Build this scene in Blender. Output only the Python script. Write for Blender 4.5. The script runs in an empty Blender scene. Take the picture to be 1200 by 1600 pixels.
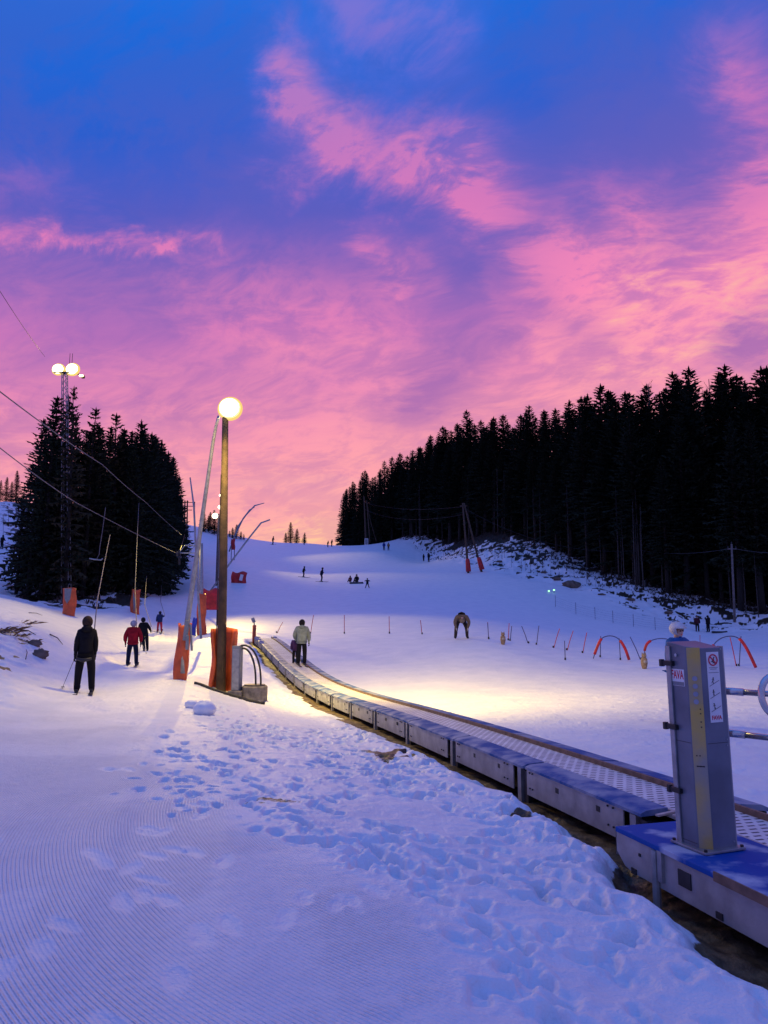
import bpy, bmesh, math, random
import numpy as np
from mathutils import Vector, Matrix, Quaternion
random.seed(7); RS = np.random.RandomState(11)
R = math.radians
SC = bpy.context.scene
COL = SC.collection
CAMZ, PITCH, FPX = 1.65, R(8), 1200.0

# ------------------------------------------------------------------ picture <-> place
def ray(u, v):
    x, y = (u-600)/FPX, (800-v)/FPX
    c, s = math.cos(PITCH), math.sin(PITCH)
    return (x/(c-y*s), (s+y*c)/(c-y*s))          # X and Z per metre of Y
def at(u, v, d):
    a, b = ray(u, v); return Vector((a*d, d, CAMZ+b*d))
def atz(u, v, z):
    a, b = ray(u, v); d = (z-CAMZ)/b; return Vector((a*d, d, z))

# ------------------------------------------------------------------ noise
def _hash(ix, iy, seed):
    n = (ix.astype(np.int64)*374761393 + iy.astype(np.int64)*668265263 + seed*1442695041) & 0x7fffffff
    n = ((n ^ (n >> 13))*1274126177) & 0x7fffffff
    return ((n ^ (n >> 16)) & 0xffff)/65535.0
def vnoise(x, y, seed=0):
    x = np.asarray(x, float); y = np.asarray(y, float)
    ix, iy = np.floor(x), np.floor(y); fx, fy = x-ix, y-iy
    fx = fx*fx*fx*(fx*(fx*6-15)+10); fy = fy*fy*fy*(fy*(fy*6-15)+10)
    a = _hash(ix, iy, seed); b = _hash(ix+1, iy, seed); c = _hash(ix, iy+1, seed); d = _hash(ix+1, iy+1, seed)
    return (a*(1-fx)+b*fx)*(1-fy)+(c*(1-fx)+d*fx)*fy
def fbm(x, y, seed=0, oct=4):
    s, a = 0, .5
    for k in range(oct):
        s = s + a*(vnoise(x*2**k, y*2**k, seed+k*17)-.5); a *= .5
    return s
def sstep(a, b, x):
    t = np.clip((x-a)/(b-a), 0, 1); return t*t*(3-2*t)

# ------------------------------------------------------------------ terrain control points
ctl = []                                          # (x, y, z)
def cp(u, v, d): p = at(u, v, d); ctl.append((p.x, p.y, p.z))
def cz(x, y, z): ctl.append((x, y, z))
for x, y, z in ((0,1,0),(-1,2,0),(1,2,-.05),(-2,4,0),(0,4,0),(3,3,-.22),(5,4,-.2),(1.6,6,-.14),(.9,8.5,-.16),(-1,8,-.02),(-3,8,0),(-6,8,.1),
                (0,12,-.3),(-2.5,12,-.02),(-6,13,.05),(-1.6,18,-.5),(6,8,-.22),(9,14,-.3),(3,14,-.3),(4,20,-.42),(9,22,-.3),(16,22,-.2),(-2.6,24,-.62),(1,28,-.5),
                (-4,30,-.36),(-4.0,19.5,-.12),(-9,40.5,.7),(-5.6,41,.4),(8,32,-.3),(16,36,-.2)):
    cz(x, y, z)
for t in ((132,1082,18),(205,1040,27.5),(222,1017,37),(249,990,52),(300,1060,20),(300,1010,36),(0,1068,16),(85,1042,21),(0,990,22),(60,988,25),(105,1003,26),(0,935,45),(60,950,46),
          (107,961,49),(150,985,44),(200,966,52),(60,937,55),(200,932,60),(0,900,70),(0,870,88),(0,785,140),(0,790,170),(265,930,80),(282,880,115),(302,834,160),(320,828,172),(370,846,178),(340,830,200),
          (345,910,80),(345,880,105),(330,965,58),
          (450,990,47),(600,994,44),(480,958,62),(480,931,76),(480,909,93),(480,893,112),(480,868,140),(480,848.5,185),(480,853,220),(480,880,400),
          (600,960,60),(600,931,75),(600,909,92),(600,890,114),(600,866,142),(600,849,183),(600,853,215),
          (760,998,40),(750,960,62),(760,925,86),(735,893,106),(670,879,146),
          (955,1029,37),(1010,1034,36),(1180,1043,34),(900,995,50),(900,966,70),(900,924,92),(1000,985,66),(1000,958,83),(1100,988,80),(1100,972,84),(1200,992,72),(1200,974,82),
          (640,839,170),(760,835,142),(830,856,121),(900,889,107),(1000,921,95),(1100,949,89),(1200,961,86),
          (1200,900,120),(1000,860,140),(800,800,190),(640,815,230)):
    cp(*t)
for az in (-.62, -.75): 
    for r, z in ((3,0),(10,.1),(20,.8),(45,2.6),(90,9),(150,20)): cz(r*math.sin(az), r*math.cos(az), z)
for az in (.62, .75):
    for r, z in ((3,-.15),(10,-.2),(20,-.25),(40,0),(80,.5),(110,6)): cz(r*math.sin(az), r*math.cos(az), z)
C = np.array(ctl)
def uvw(x, y): return np.stack([np.arctan2(x, y)*2.2, np.log(np.hypot(x, y))], -1)
CP = uvw(C[:,0], C[:,1]); CQ = C[:,2]/np.hypot(C[:,0], C[:,1])
def _k(d2): return np.where(d2 < 1e-12, 0, .5*d2*np.log(d2+1e-12))
n = len(CP)
A = np.zeros((n+3, n+3)); A[:n,:n] = _k(((CP[:,None]-CP[None])**2).sum(-1)) + np.eye(n)*1e-3
A[:n,n] = 1; A[:n,n+1:] = CP; A[n,:n] = 1; A[n+1:,:n] = CP.T
W = np.linalg.solve(A, np.concatenate([CQ, np.zeros(3)]))
GA = np.linspace(-.75, .75, 181); GB = np.linspace(math.log(.8), math.log(420), 241)
gg = np.stack(np.meshgrid(GA*2.2, GB, indexing='ij'), -1).reshape(-1, 2)
GQ = (_k(((gg[:,None]-CP[None])**2).sum(-1))@W[:n] + W[n] + gg@W[n+1:]).reshape(181, 241)
def base_h(x, y):
    x = np.asarray(x, float); y = np.asarray(y, float)
    az = np.arctan2(x, y); r = np.hypot(x, y)
    ia = np.clip((az+.75)/1.5*180, 0, 179.999); ib = np.clip((np.log(np.maximum(r, .8))-GB[0])/(GB[-1]-GB[0])*240, 0, 239.999)
    i, j = ia.astype(int), ib.astype(int); fa, fb = ia-i, ib-j
    q = (GQ[i,j]*(1-fa)+GQ[i+1,j]*fa)*(1-fb)+(GQ[i,j+1]*(1-fa)+GQ[i+1,j+1]*fa)*fb
    z = q*np.minimum(r, 420)
    z = z*(1-sstep(.8, 1.8, np.abs(az)))
    far = sstep(200, 420, r); z = z*(1-far) + np.minimum(z, 12)*far
    return z*(1-sstep(500, 1500, r))

# ------------------------------------------------------------------ the conveyor line (straight in plan, sagging in profile)
DIR = Vector((-.2587, 1, 0)).normalized(); NRM = Vector((DIR.y, -DIR.x, 0))    # NRM points to its right side
PHI = math.atan2(.2587, 1)
O0 = Vector((2.1, 6.6, 0))
_py = np.array([0, 6.6, 9, 11.2, 14.7, 18.3, 21.5, 25, 28, 30.4, 33.4, 36.4, 38.7, 41.0, 43])
_pz = np.array([.1, .1, .07, .04, -.04, -.165, -.235, -.23, -.11, .04, .25, .47, .62, .73, .78])
def _smz(y):
    y = np.asarray(y, float); s = 0
    for o in (-1.6, -.8, 0, .8, 1.6): s = s+np.interp(y+o, _py, _pz)
    return s/5
def conv(y, off=0, dz=0):           # a point `off` metres right of the outer near edge
    b = O0+DIR*((y-6.6)/DIR.y)+NRM*off
    return Vector((b.x, b.y, float(_smz(y))+dz))
CWID = 1.18
def conv_coords(x, y):
    dx, dy = x-O0.x, y-O0.y
    return dx*DIR.x+dy*DIR.y, dx*NRM.x+dy*NRM.y        # along (0 at y=6.6), across
CORD_C = (3.6, 8.6)
def groom_mask(x, y):
    # groomed strip: everything left of a line of trodden snow
    n1 = fbm(x*.6, y*.6, 5, 3)*1.3
    lim = np.interp(y, [0,2.2,3.2,4.2,5.2,6.2,7.5,9,12,16], [1.2,.75,.45,.15,-.35,-1.25,-1.75,-2.3,-4.0,-6.0])
    return (1-sstep(-.45, .45, x-lim+n1))*(1-sstep(13, 19, y))*sstep(.4, 1, y+2)
def bank_mask(x, y):
    # right-hand bank and the belt under the left-hand stand
    az = np.arctan2(x, y); r = np.hypot(x, y); u = 600+1200*np.tan(az)
    dlow = np.interp(u, [560,600,670,735,830,900,1000,1100,1200,1400], [188,182,147,109,99,94.5,86,87,85,84])
    dhi = dlow+np.interp(u, [560,700,900,1100,1300], [14,26,26,18,14])
    m = sstep(-2, 4, r-dlow)*(u > 540)
    ul = np.interp(r, [44,50,60,80,115,160,190], [-60,20,225,250,268,288,300])
    m2 = sstep(52, 60, r)*(1-sstep(-14, 6, u-ul))*sstep(-60, 50, u-(20-(r-60)*.2))*(r < 190)
    return np.clip(m, 0, 1), np.clip(m2, 0, 1), dhi
def H(x, y, fine=True):
    x = np.asarray(x, float); y = np.asarray(y, float)
    z = base_h(x, y); r = np.hypot(x, y)
    g = groom_mask(x, y)
    front = (y > 0)
    # trodden snow
    z = z + front*(1-g)*fbm(x*1.1, y*1.1, 3, 4)*.06*(1-sstep(24, 60, r))*sstep(1, 3, r)
    z = z + fbm(x*.25, y*.25, 8, 3)*.10*sstep(3, 8, r)*(1-.5*sstep(60, 150, r))
    # rough mound at the left
    ml = sstep(14, 17, r)*(1-sstep(40, 50, r))*(1-sstep(-.48, -.39, np.arctan2(x, y)))
    z = z + ml*(np.abs(fbm(x*.9, y*.9, 31, 4))*-.5+fbm(x*2.3, y*2.3, 37, 3)*.18)
    b1, b2, dhi = bank_mask(x, y)
    bb = np.maximum(b1, b2)
    z = z + bb*(fbm(x*.35, y*.35, 41, 4)*1.3 + fbm(x*1.2, y*1.2, 43, 3)*.28)
    # trench under the conveyor
    s, c = conv_coords(x, y)
    zc = _smz(y)
    on = sstep(-9, -6, s)*(1-sstep(35.5, 37, s))
    ed = fbm(x*1.6, y*1.6, 51, 4)*.5
    near = -.43*(1-sstep(-1.2, .5, s))
    tr = sstep(-.52+near, -.16+near, c+ed)*(1-sstep(CWID-.1, CWID+.2, c+ed*.5))*on
    z = z*(1-tr) + np.minimum(z, zc-.40+fbm(x*3, y*3, 55, 3)*.07)*tr
    lip = np.exp(-((c-near+.60+ed)/.22)**2)*on*.05
    return z+lip
def g1(x, y): return float(H(np.array([x]), np.array([y]))[0])
def ground(u, v, dmin=2, dmax=230):
    a, b = ray(u, v)
    d = np.exp(np.linspace(math.log(dmin), math.log(dmax), 2500))
    e = (CAMZ+b*d)-H(a*d, d)
    k = np.where(e <= 0)[0]
    if len(k) == 0:
        k = np.argmin(e+1e-3*d); dd = d[k]
    else:
        k = k[0]; dd = d[k] if k == 0 else d[k-1]+(d[k]-d[k-1])*e[k-1]/(e[k-1]-e[k]+1e-9)
    return Vector((a*dd, dd, g1(a*dd, dd)))
def on(u, d):
    x = (u-600)/FPX*d/math.cos(PITCH)*1.0
    return Vector((x, d, g1(x, d)))

# ------------------------------------------------------------------ mesh helpers
class MB:
    def __init__(s): s.v = []; s.f = []; s.m = []
    def add(s, vs, fs, mi=0):
        o = len(s.v); s.v += [tuple(p) for p in vs]; s.f += [tuple(i+o for i in f) for f in fs]; s.m += [mi]*len(fs); return s
    def box(s, c, size, rot=None, mi=0):
        sx, sy, sz = [q/2 for q in size]; M = rot or Matrix.Identity(3); c = Vector(c)
        vs = [c+M@Vector((x*sx, y*sy, z*sz)) for x in (-1,1) for y in (-1,1) for z in (-1,1)]
        return s.add(vs, [(0,1,3,2),(4,6,7,5),(0,4,5,1),(2,3,7,6),(0,2,6,4),(1,5,7,3)], mi)
    def tube(s, path, rad, n=8, cap=True, mi=0, closed=False):
        P = [Vector(p) for p in path]; k = len(P)
        rad = [rad]*k if isinstance(rad, (int, float)) else rad
        vs = []; up = None
        for i, p in enumerate(P):
            if closed: t = P[(i+1) % k]-P[i-1]
            else: t = P[min(i+1, k-1)]-P[max(i-1, 0)]
            t = t.normalized() if t.length > 1e-9 else Vector((0,0,1))
            if up is None: up = Vector((0,0,1)) if abs(t.z) < .9 else Vector((0,1,0))
            a = t.cross(up).normalized(); b = a.cross(t).normalized(); up = b
            for j in range(n):
                w = 2*math.pi*j/n; vs.append(p+(a*math.cos(w)+b*math.sin(w))*rad[i])
        fs = [(i*n+j, i*n+(j+1) % n, (i+1)*n+(j+1) % n, (i+1)*n+j) for i in range(k-1) for j in range(n)]
        if closed: fs += [((k-1)*n+j, (k-1)*n+(j+1) % n, (j+1) % n, j) for j in range(n)]
        elif cap: fs += [tuple(range(n))[::-1], tuple((k-1)*n+j for j in range(n))]
        return s.add(vs, fs, mi)
    def prism(s, poly, axis0, axis1, axis2, origin, depth, mi=0):
        # poly of (a, b) in the axis0/axis1 plane, extruded along axis2
        o = Vector(origin); k = len(poly)
        vs = [o+axis0*a+axis1*b for a, b in poly]+[o+axis0*a+axis1*b+axis2*depth for a, b in poly]
        return s.add(vs, [tuple(range(k))[::-1], tuple(range(k, 2*k))]+[(i, (i+1) % k, k+(i+1) % k, k+i) for i in range(k)], mi)
    def ball(s, c, r, nu=12, nv=8, sc=(1,1,1), jit=0, mi=0):
        c = Vector(c); vs = [c+Vector((0,0,-r*sc[2]))]
        for i in range(1, nv):
            t = math.pi*i/nv
            for j in range(nu):
                w = 2*math.pi*j/nu; q = r*(1+random.uniform(-jit, jit))
                vs.append(c+Vector((math.sin(t)*math.cos(w)*sc[0], math.sin(t)*math.sin(w)*sc[1], -math.cos(t)*sc[2]))*q)
        vs.append(c+Vector((0,0,r*sc[2]))); L = len(vs)-1
        fs = [(0, 1+(j+1) % nu, 1+j) for j in range(nu)]
        for i in range(nv-2):
            a = 1+i*nu; fs += [(a+j, a+(j+1) % nu, a+nu+(j+1) % nu, a+nu+j) for j in range(nu)]
        a = 1+(nv-2)*nu; fs += [(a+j, a+(j+1) % nu, L) for j in range(nu)]
        return s.add(vs, fs, mi)
    def mesh(s, name, mats, smooth=False, bevel=0):
        me = bpy.data.meshes.new(name); me.from_pydata(s.v, [], s.f)
        for m in (mats if isinstance(mats, (list, tuple)) else [mats]): me.materials.append(m)
        me.polygons.foreach_set('material_index', s.m)
        if smooth: me.polygons.foreach_set('use_smooth', [True]*len(s.f))
        me.update(); return me
    def build(s, name, mats, parent=None, smooth=False, loc=None, bevel=0):
        o = bpy.data.objects.new(name, s.mesh(name, mats, smooth)); COL.objects.link(o)
        if parent is not None: o.parent = parent
        if loc is not None: o.location = loc
        if bevel:
            b = o.modifiers.new('bevel', 'BEVEL'); b.width = bevel; b.segments = 2; b.limit_method = 'ANGLE'; b.angle_limit = R(40)
        return o
def tag(o, label=None, cat=None, group=None, kind=None):
    if label: o['label'] = label
    if cat: o['category'] = cat
    if group: o['group'] = group
    if kind: o['kind'] = kind
    return o
def thing(name, label, cat, loc=(0,0,0), rz=0, group=None):
    o = bpy.data.objects.new(name, None); COL.objects.link(o); o.empty_display_size = .1
    o.location = loc; o.rotation_euler = (0,0,rz); return tag(o, label, cat, group)
def copy_tree(o, parent=None):
    c = o.copy(); COL.objects.link(c); c.parent = parent
    for ch in list(o.children): copy_tree(ch, c)
    return c
def rotz(a): return Matrix.Rotation(a, 3, 'Z')
def frame(d):
    d = Vector(d).normalized(); u = Vector((0,0,1)) if abs(d.z) < .95 else Vector((0,1,0))
    a = d.cross(u).normalized(); b = a.cross(d); return Matrix((a, d, b)).transposed()   # columns: side, along, up

# ------------------------------------------------------------------ materials
def srgb(r, g, b):
    f = lambda c: (c/255/12.92 if c <= 10 else ((c/255+.055)/1.055)**2.4)
    return (f(r), f(g), f(b))
def lnk(nt, a, b): nt.links.new(a, b)
def mat(name, col, rough=.6, metal=0, var=.15, scale=6, bump=0, bscale=30, col2=None, spec=.5, coords='Object', thr=None):
    m = bpy.data.materials.new(name); m.use_nodes = True; nt = m.node_tree; b = nt.nodes['Principled BSDF']
    b.inputs['Roughness'].default_value = rough; b.inputs['Metallic'].default_value = metal
    b.inputs['Specular IOR Level'].default_value = spec
    tc = nt.nodes.new('ShaderNodeTexCoord')
    nz = nt.nodes.new('ShaderNodeTexNoise'); nz.inputs['Scale'].default_value = scale; nz.inputs['Detail'].default_value = 5
    lnk(nt, tc.outputs[coords], nz.inputs['Vector'])
    rp = nt.nodes.new('ShaderNodeValToRGB'); e = rp.color_ramp.elements
    c2 = col2 or tuple(c*(1-var) for c in col); c1 = col if col2 else tuple(min(1, c*(1+var)) for c in col)
    lo, hi = thr or (.35, .65)
    e[0].position = lo; e[0].color = (*c2, 1); e[1].position = hi; e[1].color = (*c1, 1)
    lnk(nt, nz.outputs['Fac'], rp.inputs['Fac']); lnk(nt, rp.outputs['Color'], b.inputs['Base Color'])
    if bump:
        n2 = nt.nodes.new('ShaderNodeTexNoise'); n2.inputs['Scale'].default_value = bscale; n2.inputs['Detail'].default_value = 4
        lnk(nt, tc.outputs[coords], n2.inputs['Vector'])
        bp = nt.nodes.new('ShaderNodeBump'); bp.inputs['Strength'].default_value = bump; bp.inputs['Distance'].default_value = .02
        lnk(nt, n2.outputs['Fac'], bp.inputs['Height']); lnk(nt, bp.outputs['Normal'], b.inputs['Normal'])
    return m
def emit(name, col, s):
    m = bpy.data.materials.new(name); m.use_nodes = True; nt = m.node_tree; nt.nodes.remove(nt.nodes['Principled BSDF'])
    e = nt.nodes.new('ShaderNodeEmission'); e.inputs['Color'].default_value = (*col, 1); e.inputs['Strength'].default_value = s
    lnk(nt, e.outputs[0], nt.nodes['Material Output'].inputs['Surface']); return m
M = {}
M['galv'] = mat('galvanised_steel', (.33,.34,.36), .45, .55, .18, 9, .12, 60)
M['galv_plate'] = mat('weathered_steel_plate', (.36,.36,.37), .55, .35, .2, 5, .1, 40)
M['dark'] = mat('dark_steel', (.03,.03,.035), .5, .3, .3, 8)
M['black'] = mat('black_rubber', (.012,.012,.013), .55, 0, .3, 8)
M['blue'] = mat('blue_cover_plastic', (.018,.088,.29), .62, 0, .25, 3, .15, 25, col2=(.31,.34,.44), thr=(.36,.58), spec=.12)
M['bluedeep'] = mat('blue_cover_plastic_wet', (.006,.075,.36), .62, 0, .25, 3, .1, 25, col2=(.40,.46,.62), thr=(.38,.52), spec=.12)
M['rail'] = mat('brown_guide_strip', (.16,.10,.07), .6, 0, .3, 10)
M['rail_light'] = mat('pale_guide_strip', (.42,.37,.34), .6, 0, .25, 6)
M['brass'] = mat('yellow_galvanised_strip', (.60,.43,.11), .42, .45, .3, 2.6, .1, 50, col2=(.34,.32,.27), thr=(.35,.6))
M['column'] = mat('grey_painted_steel', (.165,.185,.23), .42, .35, .22, 3, .05, 60)
M['chrome'] = mat('brushed_steel_tube', (.55,.55,.56), .22, .9, .1, 12)
M['white'] = mat('white_sticker', (.78,.78,.78), .4, 0, .04, 20)
M['signred'] = mat('sign_red', (.62,.02,.06), .4, 0, .05, 20)
M['signblk'] = mat('sign_black', (.015,.015,.02), .4, 0, .05, 20)
M['wood'] = mat('weathered_pole_wood', (.075,.045,.028), .8, 0, .35, 5, .5, 22)
M['woodgrey'] = mat('grey_pole_wood', (.16,.13,.12), .8, 0, .3, 5, .4, 22)
M['orange'] = mat('orange_padding_vinyl', (.62,.10,.025), .5, 0, .22, 3, .35, 9)
M['red'] = mat('red_padding_vinyl', (.50,.018,.022), .5, 0, .3, 3, .35, 9)
M['bluepad'] = mat('blue_padding_vinyl', (.02,.05,.4), .5, 0, .25, 3, .3, 9)
M['cabinet'] = mat('grey_cabinet_paint', (.22,.24,.26), .5, .2, .12, 6)
M['concrete'] = mat('dark_concrete', (.17,.15,.14), .85, 0, .35, 8, .4, 30)
M['bark'] = mat('spruce_bark', (.016,.012,.010), .9, 0, .4, 6, .5, 25)
M['barkpale'] = mat('pale_bark', (.055,.046,.042), .85, 0, .35, 5, .4, 25)
M['twig'] = mat('dark_twigs', (.045,.03,.024), .9, 0, .4, 6)
M['grass'] = mat('dry_grass', (.26,.15,.07), .9, 0, .35, 6)
M['rock'] = mat('brown_rock', (.14,.10,.075), .85, 0, .4, 3, .6, 14)
M['snowlump'] = mat('packed_snow', (.80,.82,.86), .6, 0, .03, 6, .5, 18)
M['wire'] = mat('steel_cable', (.13,.12,.13), .6, .2, .1, 6)
M['wirethin'] = mat('dark_wire', (.025,.022,.025), .7, .1, .1, 6)
M['slalomred'] = mat('slalom_pole_red', (.50,.03,.05), .5, 0, .1, 6)
M['slalomblue'] = mat('slalom_pole_blue', (.05,.05,.13), .5, 0, .1, 6)
M['skin'] = mat('skin', (.50,.30,.22), .55, 0, .08, 20)
M['hair'] = mat('dark_hair', (.03,.02,.014), .6, 0, .3, 40, .5, 90)
M['tanfur'] = mat('tan_wood_figure', (.28,.19,.11), .8, 0, .35, 14, .3, 40)
M['lamp'] = emit('lamp_glass_lit', (1.0,.86,.50), 12)
M['lampsoft'] = emit('lamp_glass_far', (1.0,.84,.55), 9)
M['halorim'] = emit('lamp_halo_warm', (1.0,.68,.20), 1.0); M['halomid'] = emit('lamp_halo_bright', (1.0,.82,.34), 1.5)  # glow colours of the added shells that paint a warm halo round the lamps
M['greenlamp'] = emit('green_lamp_lit', (.35,1.0,.45), 2.2)
def needle_mat(name, c, c2):
    m = mat(name, c, .85, 0, .3, 2.2, 0, col2=c2, spec=.2); return m
M['needle'] = needle_mat('spruce_needles', (.024,.034,.019), (.011,.018,.011))
M['needle2'] = needle_mat('spruce_needles_brown', (.052,.042,.022), (.022,.022,.013))
M['_cloth'] = {}
def cloth(r, g, b):
    k = (r, g, b)
    if k not in M['_cloth']: M['_cloth'][k] = mat('cloth', k, .85, 0, .22, 7, .3, 40, spec=.2)
    return M['_cloth'][k]
# ------------------------------------------------------------------ snow ground: one polar sheet, fine in front of the camera
def build_ground():
    azf = np.linspace(-.60, .60, 940)
    azl = np.linspace(-math.pi, -.60, 70)[:-1]; azr = np.linspace(.60, math.pi, 70)[1:-1]
    az = np.concatenate([azl, azf, azr]); na = len(az)
    rr = [.35]
    while rr[-1] < 2600:
        q = rr[-1]
        rr.append(q*(1.03 if q < 1.6 else 1.0028 if q < 11 else 1.0045 if q < 60 else 1.006 if q < 240 else 1.05))
    r = np.array(rr); nr = len(r)
    X = np.sin(az)[None]*r[:,None]; Y = np.cos(az)[None]*r[:,None]
    Z = np.zeros_like(X)
    for k in range(0, nr, 100): Z[k:k+100] = H(X[k:k+100], Y[k:k+100])
    G = groom_mask(X, Y)
    # tracks of boots in the trodden snow
    prints = []
    def ok(x, y):
        if y < 2.6 or y > 24: return False
        s, c = conv_coords(x, y)
        lim = -.75 if s < -.4 else -.25
        return c < lim and float(groom_mask(np.array([x]), np.array([y]))[0]) < .3 and (x > -4.2) and (x > -.12*y-1.8)
    rnd = random.Random(5)
    tries = 0
    while len(prints) < 680 and tries < 40000:
        tries += 1
        y = 2.6+rnd.random()**1.3*20; x = rnd.uniform(-4, 3.5)
        dens = float(vnoise(np.array([x*.55+9]), np.array([y*.4]), 77)[0])
        if dens < .35+rnd.random()*.3: continue
        if ok(x, y):
            prints.append((x, y, rnd.gauss(.2, .5), rnd.uniform(.08,.16), rnd.uniform(.045,.075), rnd.uniform(.025,.06)))
    for t in range(15):                                            # walked lines of steps
        x, y = rnd.uniform(-2.5, 2.5), rnd.uniform(2.8, 9); a = rnd.gauss(.25, .35)
        for k in range(16):
            px, py = x-math.sin(a)*k*.55+(.1 if k % 2 else -.1), y+math.cos(a)*k*.55
            if ok(px, py): prints.append((px, py, a+rnd.gauss(0,.15), .15, .06, rnd.uniform(.035,.07)))
    for t in range(150):                                            # boots on the groomed snow, faint
        y = rnd.uniform(2.6, 9); x = rnd.uniform(-3.2, 1.0)
        prints.append((x, y, rnd.gauss(.5,.4), .14, .055, .010)) if vnoise(np.array([x*.8]), np.array([y*.8]), 12)[0] > .55 else None
    for t in range(30):                                             # kicked out hollows
        x, y = rnd.uniform(-1, 3), rnd.uniform(3.2, 9)
        if ok(x, y) and t % 2: prints.append((x, y, rnd.uniform(0, 3), rnd.uniform(.2,.34), rnd.uniform(.12,.2), rnd.uniform(.03,.055)))
    for t in range(70):                                             # choppy patch left of the trodden zone
        q = atz(rnd.gauss(300, 45), rnd.gauss(1228, 24), 0); prints.append((q.x, q.y, rnd.gauss(.6,.5), rnd.uniform(.05,.12), rnd.uniform(.03,.06), rnd.uniform(.02,.04)))
    flat = np.zeros_like(X)
    for (x, y, a, L, Wd, dep) in prints:
        rad = L*1.9; rc = math.hypot(x, y); ac = math.atan2(x, y)
        i0, i1 = np.searchsorted(r, rc-rad), np.searchsorted(r, rc+rad); j0, j1 = np.searchsorted(az, ac-rad/rc), np.searchsorted(az, ac+rad/rc)
        sx, sy = X[i0:i1,j0:j1]-x, Y[i0:i1,j0:j1]-y
        wob = (vnoise(X[i0:i1,j0:j1]*14, Y[i0:i1,j0:j1]*14, 61)-.5)*.55
        lx, ly = sx*math.cos(a)+sy*math.sin(a), -sx*math.sin(a)+sy*math.cos(a)
        e = np.sqrt((lx/Wd)**2+(ly/L)**2)+wob
        Z[i0:i1,j0:j1] += -dep*(.62+.38*min(1, max(0, (y-3.5)/3.5)))*(1-sstep(.50, 1.06, e)) + dep*.13*np.exp(-((e-1.35)/.28)**2)
        flat[i0:i1,j0:j1] = np.maximum(flat[i0:i1,j0:j1], 1-sstep(.9, 1.5, e))
    # crumbs and lumps of trodden snow, then the comb marks of the groomer
    near = (1-G)*sstep(1.5, 2.5, r)[:,None]*(1-sstep(18, 30, r))[:,None]*(Y > 0)
    sel = r < 30
    Z[sel] += near[sel]*(fbm(X[sel]*3.2, Y[sel]*3.2, 91, 3)*.028+fbm(X[sel]*13, Y[sel]*13, 95, 3)*.010*(.4+1.2*vnoise(X[sel]*1.1, Y[sel]*1.1, 96))+fbm(X[sel]*7.5, Y[sel]*7.5, 93, 2)*.014*(.3+vnoise(X[sel]*.8, Y[sel]*.8, 90))+fbm(X[sel]*38, Y[sel]*38, 98, 2)*.005+np.maximum(0, vnoise(X[sel]*19, Y[sel]*19, 97)-.77)*.075*sstep(.4,.7,vnoise(X[sel]*.9, Y[sel]*.9, 94)))
    Z[sel] += near[sel]*np.maximum(0, vnoise(X[sel]*4.5, Y[sel]*4.5, 99)-.82)*.12
    rc = np.hypot(X-CORD_C[0], (Y-CORD_C[1])*.93)+fbm(X*.3, Y*.3, 23, 2)*.10
    gw = G*(1-flat*.8)*(1-sstep(11, 20, r))[:,None]*(Y > 0)
    gw = gw*(.55+.45*sstep(.36,.56, vnoise(X*1.3, Y*1.3, 71)+.25*vnoise(X*6, Y*6, 72)-.05))
    # bare ground
    b1, b2, dhi = bank_mask(X, Y)
    rad = np.hypot(X, Y)
    s, c = conv_coords(X, Y)
    nearb = -.43*(1-sstep(-1.2, .5, s))
    ed = fbm(X*1.6, Y*1.6, 51, 4)*.5
    onc = sstep(-9, -6, s)*(1-sstep(35.5, 37, s))
    bare = sstep(-.41+nearb, -.23+nearb, c+ed+fbm(X*9, Y*9, 57, 2)*.12)*(1-sstep(CWID, CWID+.15, c))*onc
    patch = sstep(.66, .75, vnoise(X*.8+3, Y*.8, 101)*.62+vnoise(X*4, Y*4, 103)*.38)*sstep(-1.5, -.7, c-nearb)*(c < 0)*(s > 0)*(s < 9)
    bare = np.maximum(bare, patch*.9)
    for (u, v, rx, ry, amt) in ((420,1254,.42,.10,.55),(470,1262,.5,.12,.28),(372,1238,.35,.12,.30),(335,1225,.3,.1,.22)):
        q = atz(u, v, 0); e = np.sqrt(((X-q.x)/rx)**2+((Y-q.y)/ry)**2)+fbm(X*9, Y*14, 141, 3)*1.6
        bare = np.maximum(bare, amt*(1-sstep(.3, 1.1, e)))
    d1 = fbm(X*.55, Y*.8, 111, 4)+fbm(X*2.2, Y*3.0, 113, 3)*.9
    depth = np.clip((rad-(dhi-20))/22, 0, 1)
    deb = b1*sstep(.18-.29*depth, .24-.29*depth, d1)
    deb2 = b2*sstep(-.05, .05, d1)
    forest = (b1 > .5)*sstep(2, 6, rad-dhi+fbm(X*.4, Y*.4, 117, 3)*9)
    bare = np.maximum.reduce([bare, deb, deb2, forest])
    azm = np.arctan2(X, Y)
    ml = sstep(14.5, 17, rad)*(1-sstep(27, 32, rad))*(1-sstep(-.46, -.40, azm))*(Y > 0)
    bare = np.maximum(bare, ml*sstep(.21, .27, fbm(X*1.0, Y*1.0, 131, 3)+fbm(X*4, Y*4, 133, 2)*.6))
    verts = np.stack([X, Y, Z], -1).reshape(-1, 3)
    I, J = np.meshgrid(np.arange(nr-1), np.arange(na), indexing='ij'); J2 = (J+1) % na
    F = np.stack([I*na+J, I*na+J2, (I+1)*na+J2, (I+1)*na+J], -1).reshape(-1, 4)
    me = bpy.data.meshes.new('snow_ground'); me.vertices.add(len(verts)); me.vertices.foreach_set('co', verts.ravel())
    me.loops.add(F.size); me.loops.foreach_set('vertex_index', F.ravel()[:].astype(np.int32))
    me.polygons.add(len(F)); me.polygons.foreach_set('loop_start', np.arange(0, F.size, 4, dtype=np.int32))
    me.polygons.foreach_set('use_smooth', np.ones(len(F), bool)); me.update(calc_edges=True)
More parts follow.
